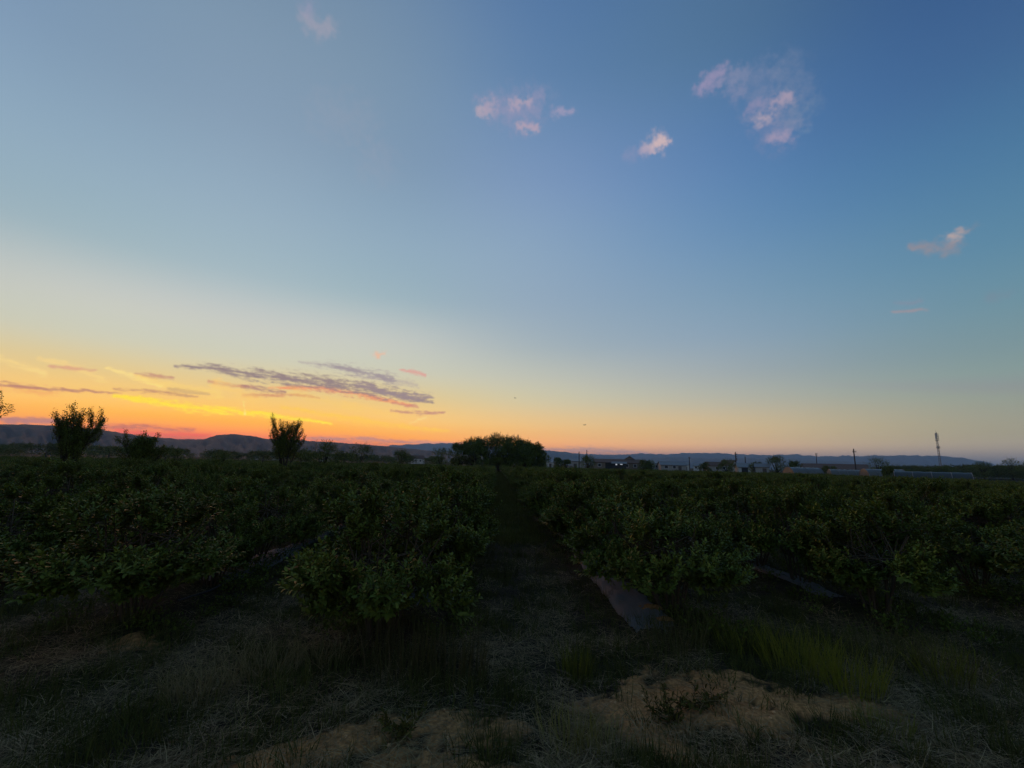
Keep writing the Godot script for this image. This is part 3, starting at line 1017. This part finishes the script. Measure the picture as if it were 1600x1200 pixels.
func build_field() -> void:
	var rng := RandomNumberGenerator.new()
	rng.seed = 77
	# six kinds of bush near, one plainer for the mass farther off
	var kinds := []
	for j in 6:
		var sh := bush_shapes(100 + j, [1.36, 1.28, 1.42, 1.22, 1.33, 1.38][j], [1.75, 1.62, 1.8, 1.55, 1.7, 1.66][j], 684, 18, 0.071, true)
		kinds.append([sh[0].mesh(M.bark), sh[1].mesh(M.leaf)])
	var plain := bush_shapes(131, 1.34, 1.7, 304, 12, 0.096, false)
	var both: Shape = plain[1]
	var o := both.v.size()
	both.v.append_array(plain[0].v)
	both.n.append_array(plain[0].n)
	both.c.append_array(plain[0].c)
	for q in plain[0].i:
		both.i.append(q + o)
	var mass := both.mesh(M.leaf)
	# every place in the rows
	var spots := []
	for k in range(-20, 25):
		var x := FIRST_ROW + k * ROW_GAP
		var z: float = {-2: -5.2, -1: -5.0, 0: -4.65, 1: -5.35, 2: -5.5, 3: -5.6}.get(k, -5.4)
		var first := true
		var nth := 0
		while z > -92.0:
			var gap := not first and rng.randf() < 0.03
			if not gap:
				nth += 1
				var p := Vector3(x + rng.randf_range(-0.1, 0.1) + (0.22 if k == 1 and z > -9.0 else 0.0) - (0.1 if k == 0 and first else 0.0), 0, z)
				var az := rad_to_deg(atan2(p.x, -p.z))
				spots.append({"p": p, "k": k, "first": first, "nth": nth, "d": p.length() + (0.0 if absf(az) < 51.5 else 1000.0), "turn": rng.randf() * TAU, "s": rng.randf_range(0.86, 1.17), "kind": rng.randi() % 6})
			first = false
			z -= rng.randf_range(1.05, 1.45)
	spots.sort_custom(func(a, b): return a.d < b.d)
	var protos := []
	for j in kinds.size():
		protos.append(null)
	var rest := []
	var tints := []
	for n in spots.size():
		var s: Dictionary = spots[n]
		var at: Vector3 = s.p
		at.y = ground_height(at.x, at.z)
		if n >= 300:
			rest.append(Transform3D(Basis(Vector3.UP, s.turn).scaled(Vector3(s.s, minf(s.s, 1.06) * rng.randf_range(0.86, 1.0), s.s)), at))
			var g := rng.randf_range(0.8, 1.2)
			tints.append(Color(g * rng.randf_range(0.9, 1.1), g, g * 0.95))
			continue
		var b: Node3D
		if protos[s.kind] == null:
			b = Node3D.new()
			protos[s.kind] = b
			part("stems", kinds[s.kind][0], b)
			part("foliage", kinds[s.kind][1], b)
		else:
			b = protos[s.kind].duplicate()
		b.name = numbered("berry_bush")
		add_child(b)
		b.position = at
		b.rotation.y = s.turn
		b.rotation.x = rng.randf_range(-0.06, 0.06)
		b.rotation.z = rng.randf_range(-0.06, 0.06)
		b.scale = Vector3(s.s * rng.randf_range(0.9, 1.12), minf(s.s, 1.06) * rng.randf_range(0.86, 1.0), s.s * rng.randf_range(0.9, 1.12))
		if s.first and s.k == 0:
			b.scale = Vector3(1.12, 1.08, 1.1)
			b.rotation = Vector3(0, s.turn, 0)
		var r := row_words(s.k)
		if s.first:
			tag(b, "leafy berry bush at the front end of %s" % r, "bush", "berry bushes in rows")
		else:
			tag(b, "%s berry bush from the front of %s" % [count_word(s.nth), r], "bush", "berry bushes in rows")
	scatter("berry_bush_mass", "rows of berry bushes merging into a green carpet towards the far trees", "bushes", mass, rest, tints)
	# fabric over the beds, and the drip line of one row
	cloth("long bare grey fabric strip along the village side of the mown aisle", FIRST_ROW + ROW_GAP - 0.07, -4.45, -24.0, 0.25, 0.035, 61)
	cloth("grey fabric strip under the second row from the aisle, behind the tall green grass", FIRST_ROW + ROW_GAP * 2 + 0.02, -5.6, -24.0, 0.16, 0.02, 62)
	cloth("mostly hidden grey fabric strip under the large bush beside the aisle", FIRST_ROW, -5.1, -24.0, 0.28, 0.03, 63)
	cloth("grey fabric strip under the row that has the black drip tube", FIRST_ROW - ROW_GAP, -5.9, -24.0, 0.28, 0.03, 64)
	var tube := Shape.new()
	var pts := []
	var rad := []
	for j in 40:
		var z := -5.3 - j * 0.45
		var x := FIRST_ROW - ROW_GAP + 0.26 + 0.05 * sin(j * 0.7) + 0.03 * sin(j * 1.9)
		pts.append(Vector3(x, ground_height(x, z) + 0.07 + 0.01 * sin(j * 1.3), z))
		rad.append(0.01)
	tube.tube(pts, rad, 6, Color.WHITE)
	var t := MeshInstance3D.new()
	t.name = numbered("drip_tube")
	t.mesh = tube.mesh(M.dark)
	add_child(t)
	tag(t, "black drip tube lying on fabric under the second row, sunset side", "tube")


func build_far() -> void:
	# trees standing in the field towards the sunset
	vase_tree("orchard_tree", "broad many-stemmed tree with loose upright shoots, the widest in the field", Vector3(-21.5, 0, -23.6), 10, 3.5, 0.5, 2, 0.5, 0.075, 115.0, 201)
	vase_tree("orchard_tree", "low dark tree with a few spiky shoots beside the broad loose tree", Vector3(-20.6, 0, -27.0), 10, 2.5, 0.8, 2, 0.35, 0.08, 130.0, 202)
	vase_tree("orchard_tree", "narrow upright tree with finger-like leafy branches against the orange sky", Vector3(-14.9, 0, -32.7), 9, 3.75, 0.42, 2, 0.6, 0.075, 110.0, 203)
	vase_tree("orchard_tree", "tall tree at the field's edge whose branch tips reach into the sunset", Vector3(-23.9, 0, -20.2), 12, 4.4, 0.42, 2, 0.2, 0.08, 130.0, 204)
	crown_tree("field_shrub", "round dark shrub just behind the narrow upright tree", Vector3(-14.0, 0, -37.5), 3.3, 2.2, 520, 0.12, 205, 0.05)
	crown_tree("field_shrub", "low shrub between the upright tree and the round dark shrub", Vector3(-15.4, 0, -37.0), 2.5, 2.2, 360, 0.12, 206, 0.05)
	crown_tree("field_shrub", "small pointed shrub between the low dark tree and the upright tree", Vector3(-19.5, 0, -33.0), 2.3, 1.5, 280, 0.11, 207, 0.05)
	crown_tree("field_shrub", "small shrub in front of the mesa-shaped hilltop", Vector3(-26.0, 0, -38.0), 2.4, 1.6, 280, 0.11, 213, 0.05)
	crown_tree("field_tree", "low round tree at the end of the field before the dark hill slope", Vector3(-23.5, 0, -79.0), 4.6, 5.6, 600, 0.2, 208, 0.05)
	crown_tree("field_tree", "long low tree beside the dark grove on its sunset side", Vector3(-17.5, 0, -84.0), 3.8, 4.4, 520, 0.2, 209, 0.05)
	crown_tree("field_tree", "small round tree touching the dark grove", Vector3(-11.4, 0, -94.3), 4.7, 4.6, 600, 0.2, 210, 0.05)
	crown_tree("field_shrub", "shrub against the dark hill next to the low round tree", Vector3(-27.5, 0, -80.0), 3.4, 3.6, 400, 0.2, 211, 0.05)
	# the dark grove at the end of the aisle
	var grove := [[-7.8, -99.0, 6.4, 5.6], [-5.2, -101.5, 7.4, 6.2], [-2.2, -99.5, 7.9, 6.6], [0.6, -102.0, 8.5, 6.6], [3.2, -99.5, 8.4, 6.4], [5.8, -101.0, 7.6, 6.2], [8.0, -99.0, 6.6, 5.4], [9.4, -98.0, 5.2, 4.2], [-4.0, -97.0, 6.0, 5.2], [2.0, -97.0, 6.2, 5.6], [6.2, -96.5, 5.4, 5.0]]
	for j in grove.size():
		var g: Array = grove[j]
		crown_tree("grove_tree", "dark broadleaf tree in the dense grove closing the end of the aisle", Vector3(g[0], 0, g[1]), g[2], g[3], 1300, 0.3, 220 + j, 0.06, "trees of the dark grove")
	crown_tree("field_shrub", "dark shrub closing the far end of the mown aisle", Vector3(0.5, 0, -95.5), 3.0, 4.0, 500, 0.22, 214, 0.03)
	crown_tree("field_shrub", "dark shrub at the grove's foot on the sunset side of the aisle", Vector3(-2.6, 0, -94.5), 2.6, 4.4, 500, 0.22, 215, 0.03)
	# trees among the farm buildings
	for a in [["round tree beside the low white shed", 18.6, -137.0, 3.9, 3.4], ["low tree next to the round tree by the white shed", 21.6, -138.5, 3.3, 3.2], ["bushy tree in front of two thin masts", 27.8, -137.2, 4.8, 5.0], ["dark tree standing against the brown long house", 47.5, -145.0, 3.8, 4.0], ["narrow dark tree beside the blue-white house", 51.8, -152.0, 3.9, 3.8], ["low tree in front of the row of white houses", 68.0, -146.0, 3.6, 4.4], ["wide dark tree beside the pole with the transformer", 73.0, -142.0, 4.7, 7.0], ["round green tree beside the plain bare pole", 76.9, -132.0, 4.2, 4.6], ["tall dark tree, the largest among the farm buildings", 79.8, -127.0, 5.9, 5.4], ["low tree leaning against the largest farmyard tree", 83.0, -124.0, 4.2, 4.6], ["wide low tree in front of the long tin shed", 93.0, -124.0, 3.3, 6.0], ["dark round tree rising over the polytunnels", 150.2, -174.1, 7.9, 8.6], ["small tree beside the long polytunnel", 85.0, -96.0, 2.9, 2.6], ["tall tree at the dark wood's edge", 190.4, -162.0, 8.8, 7.0], ["tree beside the tall one at the dark wood's edge", 184.0, -166.0, 7.2, 6.0], ["crown rising over the dark wood behind the cell tower", 199.0, -164.0, 7.6, 6.0]]:
		crown_tree("farmyard_tree", a[0], Vector3(a[1], 0, a[2]), a[3], a[4], 700, 0.26, int(a[1] * 7.0), 0.06)
	# woods that read as one mass
	var rng := RandomNumberGenerator.new()
	rng.seed = 300
	var w := crown_shapes(6.0, 6.5, 300, 0.4, 301, 0.03)
	var both: Shape = w[1]
	var wood: Array = []
	var tints: Array = []
	for j in 330:
		var az := deg_to_rad(lerpf(33.5, 62.0, pow(rng.randf(), 0.8)))
		var d := rng.randf_range(235.0, 330.0)
		var s := rng.randf_range(0.55, 0.95) * lerpf(0.8, 1.12, clampf((rad_to_deg(az) - 36.0) / 14.0, 0, 1)) * d / 280.0
		wood.append(Transform3D(Basis(Vector3.UP, rng.randf() * TAU).scaled(Vector3(s * 1.3, s, s * 1.3)), Vector3(sin(az) * d, 0, -cos(az) * d)))
		tints.append(Color.WHITE * rng.randf_range(0.7, 1.1))
	scatter("wood", "long dark wood stretching behind the polytunnels and the cell tower", "wood", both.mesh(M.leaf), wood, tints)
	var hedge: Array = []
	var tints2: Array = []
	for j in 240:
		var az := deg_to_rad(rng.randf_range(-62.0, -7.0))
		var d := rng.randf_range(140.0, 420.0)
		var s := rng.randf_range(0.4, 0.8) * (0.6 + d / 500.0)
		hedge.append(Transform3D(Basis(Vector3.UP, rng.randf() * TAU).scaled(Vector3(s * 1.5, s, s * 1.5)), Vector3(sin(az) * d, 0, -cos(az) * d)))
		tints2.append(Color.WHITE * rng.randf_range(0.7, 1.1))
	scatter("far_thicket", "low dark thicket along the foot of the hill beyond the field", "thicket", both.mesh(M.leaf), hedge, tints2)
	# farm buildings
	var p := Vector3(42.3, 0, -154.5)
	gable_house("long_house", "long low brown farm building with a dark gateway and two lit windows", "building", p, facing(p), 17.0, 7.0, 2.9, 4.0, M.brown_wall, M.tile, [["gate", -2.6, 1.5, 4.2, 2.7], ["window", 2.4, 1.9, 1.0, 1.0], ["window", 5.0, 1.9, 1.0, 1.0], ["window", 7.2, 1.9, 0.9, 1.0], ["window", -6.6, 1.9, 1.0, 1.0]])
	p = Vector3(41.0, 0, -150.3)
	var lean := gable_house("lean_to", "dark open shed with two brightly lit windows before the brown long house", "shed", p, facing(p), 4.4, 2.4, 2.6, 3.1, M.dark, M.tin, [["lit_window", -0.9, 2.2, 0.55, 0.45], ["lit_window", 0.7, 2.35, 0.8, 0.45]])
	lean.set_meta("group", "")
	lean.remove_meta("group")
	p = Vector3(46.4, 0, -156.5)
	gable_house("farm_house", "brown house whose gable rises over the long low building's roof", "building", p, facing(p, PI / 2.0), 6.0, 5.4, 3.4, 5.1, M.brown_wall, M.tile, [["window", 0.0, 2.0, 1.0, 1.2]])
	p = Vector3(19.8, 0, -168.8)
	gable_house("white_shed", "small low white shed beside the dark grove", "shed", p, facing(p), 3.0, 3.0, 2.5, 3.0, M.lime, M.pale_tin, [["door", 0.4, 1.0, 0.9, 1.9]])
	p = Vector3(32.0, 0, -177.1)
	gable_house("grey_shed", "grey flat shed under the two thin masts", "shed", p, facing(p), 5.0, 5.0, 3.2, 3.9, M.plaster, M.tin, [["door", -1.0, 1.1, 1.2, 2.1]])
	p = Vector3(56.3, 0, -160.4)
	gable_house("pale_house", "blue-white house beside the narrow dark tree", "house", p, facing(p), 4.4, 5.0, 3.0, 3.9, M.lime, M.pale_tin, [["door", -1.2, 1.1, 0.9, 2.1], ["window", 0.9, 1.9, 0.9, 1.0]])
	p = Vector3(60.0, 0, -153.5)
	gable_house("grey_house", "grey house with wide dull roof between the white houses", "house", p, facing(p, 0.2), 8.2, 6.0, 2.5, 3.7, M.plaster, M.tin, [["door", 2.0, 1.1, 1.0, 2.1], ["window", -2.4, 1.8, 1.2, 1.0], ["window", 0.2, 1.8, 1.0, 1.0]])
	for a in [[81.0, -193.6, 4.4, 3.1, 4.2, "white house with a low roof, at the end of the white row"], [86.2, -191.5, 3.6, 2.7, 3.8, "middle white house of the far white row"], [90.0, -189.0, 3.0, 2.9, 4.1, "narrow white house closing the far white row"]]:
		p = Vector3(a[0], 0, a[1])
		gable_house("white_house", a[5], "house", p, facing(p), a[2], 4.5, a[3], a[4], M.lime, M.pale_tin, [["window", -0.8, 1.9, 0.9, 1.0], ["door", 0.8, 1.1, 0.9, 2.1]])
	p = Vector3(78.4, 0, -162.0)
	gable_house("brown_house", "brown house half hidden behind the low farmyard tree", "house", p, facing(p, 0.3), 4.6, 5.0, 2.7, 4.0, M.plaster, M.tile, [["window", 0.5, 1.8, 0.9, 1.0]])
	p = Vector3(83.0, 0, -159.8)
	gable_house("tiled_house", "taller tiled house behind the pole with the transformer", "house", p, facing(p, -0.4), 4.2, 4.6, 3.0, 4.7, M.plaster, M.tile, [["window", -0.6, 1.9, 0.9, 1.0], ["window", 1.0, 1.9, 0.8, 1.0]])
	p = Vector3(77.3, 0, -140.1)
	gable_house("pale_shed", "pale shed under the plain bare pole", "shed", p, facing(p, 0.25), 3.6, 4.0, 2.4, 3.6, M.lime, M.pale_tin, [["gate", 0.0, 1.1, 1.8, 2.0]])
	p = Vector3(76.8, 0, -129.0)
	gable_house("tin_shed", "tin roofed shed between the round green and the largest tree", "shed", p, facing(p), 3.4, 3.6, 2.5, 3.4, M.plaster, M.tin, [["door", 0.6, 1.0, 1.0, 2.0]])
	p = Vector3(102.7, 0, -135.3)
	gable_house("long_shed", "long brownish tin shed under the crossarm pole", "shed", p, facing(p, 0.1), 16.0, 8.0, 2.4, 3.9, M.plaster, M.tile, [["gate", -4.0, 1.2, 3.0, 2.2], ["gate", 3.0, 1.2, 3.0, 2.2]])
	p = Vector3(79.4, 0, -115.3)
	tunnel("short white polytunnel curving down beside the largest farmyard tree", p, facing(p, 0.75), 9.0, 4.2, 2.5, M.film)
	p = Vector3(88.0, 0, -112.0)
	tunnel("middle pale polytunnel in front of the long brownish shed", p, facing(p, 0.3), 7.0, 4.2, 2.2, M.film)
	p = Vector3(92.0, 0, -105.5)
	tunnel("pale polytunnel between the brownish shed and the longest polytunnel", p, facing(p, 0.5), 8.0, 4.6, 2.5, M.film)
	p = Vector3(84.3, 0, -85.6)
	tunnel("longest polytunnel, dull grey-green, before the cell tower", p, facing(p, 0.05), 11.0, 4.6, 2.05, M.dusty_film)
	for a in [[-52.0, -300.0, 9.0], [-170.0, -330.0, 8.0], [-160.0, -334.0, 7.0], [-122.0, -330.0, 8.0]]:
		p = Vector3(a[0] * 1.0, 0, a[1])
		gable_house("far_cottage", "tiny pale cottage in the valley below the sunset hill", "house", p, facing(p, 0.3), a[2], 6.0, 3.4, 5.4, M.lime, M.tile, [["window", -1.5, 2.0, 1.1, 1.2], ["window", 1.5, 2.0, 1.1, 1.2]], "cottages below the hill")
	# poles, masts, tower
	pole("pole with two crossarms and a drum transformer before the tiled house", Vector3(80.4, 0, -149.8), 7.3, [[6.6, 1.9], [5.7, 1.4]], 0.0, true)
	pole("plain bare pole beside the round green tree", Vector3(92.6, 0, -165.9), 6.3, [], 0.0)
	pole("leaning pole with one wide crossarm over the long brownish shed", Vector3(100.8, 0, -124.3), 8.1, [[7.2, 2.6]], 0.03)
	pole("distant pole with two short crossarms beyond the polytunnels", Vector3(152.2, 0, -210.8), 9.9, [[9.6, 2.6], [8.6, 2.6]], 0.0)
	pole("thick short mast over the grey flat shed", Vector3(30.7, 0, -167.2), 6.6, [], 0.0)
	pole("thin taller mast behind the bushy tree", Vector3(33.5, 0, -166.7), 7.3, [], 0.0)
	pole("pole with a short crossarm before the row of white houses", Vector3(75.2, 0, -174.5), 5.9, [[5.4, 1.2]], 0.0)
	mast("slim lattice cell tower with panel antennas behind the longest polytunnel", Vector3(206.1, 0, -204.1), 20.8)
	# birds
	bird("small bird with spread wings high over the end of the aisle", Vector3(2.4, 10.7, -62.0), 0.9)
	bird("small bird flying low over the masts", Vector3(10.2, 6.3, -52.0), 2.0)
	# fence posts at the foot of the hill
	for j in 7:
		var s := Shape.new()
		var x := -46.0 + j * 4.2
		s.tube([Vector3(0, -0.2, 0), Vector3(0.01, 0.9, 0), Vector3(0.02, 1.75, 0)], [0.07, 0.065, 0.06], 6, Color.WHITE)
		var o := thing("fence_post", "weathered wooden fence post at the field's far sunset edge", "post", Vector3(x, 0, -48.0 - j * 2.5), 0.0, "fence posts beyond the field")
		part("post", s.mesh(M.timber), o)


func build_foreground() -> void:
	var rng := RandomNumberGenerator.new()
	rng.seed = 500
	# thatch of cut, dry grass
	var straw := straw_shape(rng, 26).mesh(M.blade)
	var turf := tuft_shape(rng, 16, 0.09, 0.13, 0.006, 0.9, 0.7, Color(0.06, 0.075, 0.018), Color(0.10, 0.098, 0.03)).mesh(M.blade)
	var spots: Array = []
	var tints: Array = []
	var green: Array = []
	var tints2: Array = []
	var tries := 0
	while spots.size() < 9000 and tries < 60000:
		tries += 1
		var z := -2.2 - pow(rng.randf(), 1.7) * 22.0
		var x := rng.randf_range(-1.0, 1.0) * (3.2 - z * 0.95)
		var f := sand(x, z)
		if f > -0.05 and rng.randf() < 0.86 - 0.4 * smoothstep(0.35, 0.0, f):
			continue
		var off := absf(x - FIRST_ROW - roundf((x - FIRST_ROW) / ROW_GAP) * ROW_GAP)
		if z < -5.0 and off < 0.5 and rng.randf() < 0.7:
			continue
		var at := Vector3(x, ground_height(x, z) + 0.005, z)
		var s := rng.randf_range(0.7, 1.35)
		var patch := broad.get_noise_2d(x * 1.7 + 40.0, z * 1.7)
		if patch + rng.randf_range(-0.3, 0.3) > 0.0 or (z < -6.0 and rng.randf() < 0.45):
			green.append(Transform3D(Basis(Vector3.UP, rng.randf() * TAU).scaled(Vector3(s, s * rng.randf_range(0.6, 1.5), s)), at))
			tints2.append(Color(1, 1, 1) * rng.randf_range(0.6, 1.2))
		else:
			spots.append(Transform3D(Basis(Vector3.UP, rng.randf() * TAU).rotated(Vector3.RIGHT, rng.randf_range(-0.12, 0.12)).scaled(Vector3(s, s, s)), at))
			var g := rng.randf_range(0.55, 1.15)
			tints.append(Color(g, g * rng.randf_range(0.92, 1.06), g * rng.randf_range(0.85, 1.1)))
	for j in 3500:
		var z := -10.0 - pow(rng.randf(), 1.3) * 80.0
		var x := 0.4 + rng.randf_range(-0.75, 0.75)
		var s := rng.randf_range(1.2, 2.4)
		green.append(Transform3D(Basis(Vector3.UP, rng.randf() * TAU).scaled(Vector3(s, s * rng.randf_range(0.5, 1.0), s)), Vector3(x, ground_height(x, z), z)))
		tints2.append(Color(1.25, 1.05, 0.9) * rng.randf_range(0.9, 1.7))
	# weeds along the foot of the rows
	var herb := Shape.new()
	for j in 9:
		shoot(herb, null, rng, Vector3(rng.randf_range(-0.08, 0.08), 0.0, rng.randf_range(-0.08, 0.08)), (out_dir(rng, 0.3) + Vector3(0, 0.4, 0)).normalized(), rng.randf_range(0.1, 0.26), 7, 0.05, false, 0.1)
	var weeds: Array = []
	var tints3: Array = []
	for j in 5200:
		var k := rng.randi_range(-5, 6)
		var side := -1.0 if rng.randf() < 0.5 else 1.0
		var z := -4.7 - pow(rng.randf(), 1.4) * 26.0
		var x := FIRST_ROW + k * ROW_GAP + side * rng.randf_range(0.2, 0.68)
		if k == 1 and side < 0 and z > -8.6 or k == 2 and side < 0 and z > -8.2 and rng.randf() < 0.55:
			continue
		if broad.get_noise_2d(x * 1.3, z * 1.3 + 60.0) < -0.12:
			continue
		var s := rng.randf_range(0.6, 1.3)
		weeds.append(Transform3D(Basis(Vector3.UP, rng.randf() * TAU).scaled(Vector3(s, s, s)), Vector3(x, ground_height(x, z) + 0.01, z)))
		tints3.append(Color(1, 1, 1) * rng.randf_range(0.5, 1.0))
	scatter("row_weeds", "low leafy weeds growing along the foot of the bush rows", "weeds", herb.mesh(M.blade), weeds, tints3)
	scatter("dry_grass", "cut dry grass lying matted over the dark soil in front of the rows", "dry grass", straw, spots, tints)
	scatter("short_grass", "short green grass growing between the rows and along the aisle", "grass", turf, green, tints2)
	# clumps that stand out
	var gr1 := Color(0.16, 0.17, 0.018)
	var gr2 := Color(0.19, 0.175, 0.03)
	var hay1 := Color(0.24, 0.2, 0.1)
	var hay2 := Color(0.12, 0.11, 0.045)
	var dk1 := Color(0.06, 0.06, 0.018)
	var dk2 := Color(0.075, 0.06, 0.03)
	for a in [
		["tall bright green grass clump behind the sand patch", 2.68, -4.15, 340, 0.28, 0.45, 0.007, 0.45, 0.5, gr1, gr2],
		["bright green grass clump touching the end of the sand patch", 2.86, -3.8, 260, 0.22, 0.4, 0.007, 0.5, 0.5, gr1, gr2],
		["shorter green grass clump between the fabric and the tall bright clump", 2.42, -4.55, 220, 0.26, 0.36, 0.007, 0.55, 0.6, gr1, dk1],
		["green grass clump standing alone beyond the tall bright clump", 3.82, -3.98, 260, 0.24, 0.4, 0.007, 0.55, 0.6, gr1, dk2],
		["drooping grass clump beside the lone green clump", 3.55, -4.3, 200, 0.25, 0.45, 0.007, 0.5, 0.5, dk1, hay2],
		["small light green tuft in front of the aisle, before the sand", 0.5, -3.1, 200, 0.17, 0.24, 0.006, 0.5, 0.4, gr2, hay1],
		["light green tuft close beside the small light one", 0.72, -3.02, 180, 0.15, 0.22, 0.006, 0.5, 0.4, gr2, hay1],
		["thin green tuft where the aisle meets the cut grass", 0.7, -3.98, 150, 0.13, 0.3, 0.006, 0.4, 0.3, gr1, dk1],
		["pale dry grass clump bent over in the cut grass", -2.08, -3.62, 260, 0.2, 0.34, 0.006, 0.6, 0.9, hay1, hay2],
		["pale dry grass clump below the row of the drip tube", -1.78, -3.95, 260, 0.24, 0.36, 0.006, 0.6, 0.9, hay1, hay2],
		["thin dry grass clump between the two pale clumps and the large bush", -1.4, -4.2, 200, 0.2, 0.34, 0.006, 0.6, 0.9, hay1, hay2],
		["tall dark weeds in front of the large bush, nearest its stem", -0.72, -4.0, 170, 0.3, 0.5, 0.009, 0.2, 0.2, dk1, dk2],
		["tall dark weeds in front of the large bush, towards the aisle", -0.3, -3.95, 170, 0.28, 0.46, 0.009, 0.2, 0.2, dk1, dk2],
		["dark weeds in front of the large bush, away from the aisle", -1.05, -4.4, 150, 0.25, 0.42, 0.009, 0.25, 0.25, dk1, dk2],
		["dark grass clump at the end of the long bare fabric strip", 1.75, -4.55, 220, 0.26, 0.42, 0.007, 0.4, 0.5, dk1, hay2],
		["dark grass clump under the front bush of the village side", 2.15, -4.85, 220, 0.26, 0.4, 0.007, 0.4, 0.5, dk1, hay2],
		["low yellow-green tuft at the far end of the sand patch", 2.62, -3.22, 160, 0.18, 0.2, 0.007, 0.6, 0.5, gr1, hay2],
	]:
		var s := tuft_shape(rng, a[3], a[4], a[5], a[6], a[7], a[8], a[9], a[10])
		var o := MeshInstance3D.new()
		o.name = numbered("grass_clump" if not a[0].contains("weeds") else "weed_clump")
		o.mesh = s.mesh(M.blade)
		add_child(o)
		o.position = Vector3(a[1], ground_height(a[1], a[2]), a[2])
		tag(o, a[0], "grass clump" if not a[0].contains("weeds") else "weeds")
	# clods on the bare sand
	var clod := Shape.new()
	for j in 5:
		for e in 7:
			var up := PI * j / 4.0
			var d := Vector3(sin(up) * cos(TAU * e / 7.0), cos(up), sin(up) * sin(TAU * e / 7.0))
			clod.put(d * (0.016 + 0.006 * rough.get_noise_3dv(d * 2.0 + Vector3(9, 0, 0))) * Vector3(1, 0.7, 1), d, Color.WHITE)
	for j in 4:
		for e in 7:
			var q := j * 7 + e
			var q2 := j * 7 + (e + 1) % 7
			clod.i.append_array(PackedInt32Array([q, q + 7, q2, q2, q + 7, q2 + 7]))
	var lumps: Array = []
	var tints4: Array = []
	for j in 5000:
		var x := rng.randf_range(-1.8, 3.2)
		var z := rng.randf_range(-4.2, -2.4)
		if sand(x, z) < -0.15 or lumps.size() > 420:
			continue
		var s := pow(rng.randf(), 4.0) * 0.9 + 0.15
		lumps.append(Transform3D(Basis(Vector3.UP, rng.randf() * TAU).scaled(Vector3(s, s, s * rng.randf_range(0.7, 1.3))), Vector3(x, ground_height(x, z), z)))
		var g := rng.randf_range(0.7, 1.3)
		tints4.append(Color(0.5 * g, 0.28 * g, 0.13 * g))
	scatter("sand_clods", "small clods and crumbs of soil lying on the bare sand", "clods", clod.mesh(M.blade), lumps, tints4)
	# sand spilled on the fabric
	for a in [["small heap of orange sand spilled on the bare fabric strip", 1.78, -5.3, 0.1], ["smaller heap of orange sand nearer the fabric strip's end", 1.82, -5.0, 0.07]]:
		var s := Shape.new()
		for j in 7:
			for e in 18:
				var t := j / 6.0
				var q := a[3] * t * (1.0 + 0.4 * rough.get_noise_2d(e * 0.5 + a[1], t * 2.0)) as float
				s.put(Vector3(cos(TAU * e / 18.0) * q * 1.3, a[3] * 0.32 * (1.0 - t * t) - 0.02 + 0.01 * rough.get_noise_2d(e * 3.0, j * 3.0), sin(TAU * e / 18.0) * q), Vector3(cos(TAU * e / 18.0) * t * 0.5, 1, sin(TAU * e / 18.0) * t * 0.5).normalized(), Color(0.5, 0.26, 0.1))
		for j in 6:
			for e in 18:
				var p := j * 18 + e
				var p2 := j * 18 + (e + 1) % 18
				s.i.append_array(PackedInt32Array([p, p + 18, p2, p2, p + 18, p2 + 18]))
		var o := MeshInstance3D.new()
		o.name = numbered("sand_heap")
		o.mesh = s.mesh(M.soil)
		add_child(o)
		o.position = Vector3(a[1], ground_height(FIRST_ROW + ROW_GAP, a[2]) + 0.06, a[2])
		tag(o, a[0], "sand heap")
	# dead leafy weeds on the sand
	for a in [["withered dark weed sprawling over the middle of the sand patch", 1.52, -3.52, 0.3], ["small withered weed on the sand patch near the light tufts", 1.22, -3.34, 0.2], ["withered weed at the edge of the sand before the large bush", -0.55, -3.1, 0.18]]:
		var s := Shape.new()
		var wood := Shape.new()
		for j in 14:
			var d := out_dir(rng, 0.05)
			d.y *= 0.5
			shoot(s, wood, rng, Vector3(rng.randf_range(-0.08, 0.08), 0.01, rng.randf_range(-0.05, 0.05)), d.normalized(), a[3] * rng.randf_range(0.5, 1.1), 12, 0.05, true, 0.0)
		for j in s.c.size():
			s.c[j] = Color(s.c[j].r * 0.8, s.c[j].g * 0.55, s.c[j].b * 0.8)
		var t := thing("withered_weed", a[0], "weed", Vector3(a[1], ground_height(a[1], a[2]), a[2]))
		part("stems", wood.mesh(M.bark), t)
		part("leaves", s.mesh(M.blade), t)
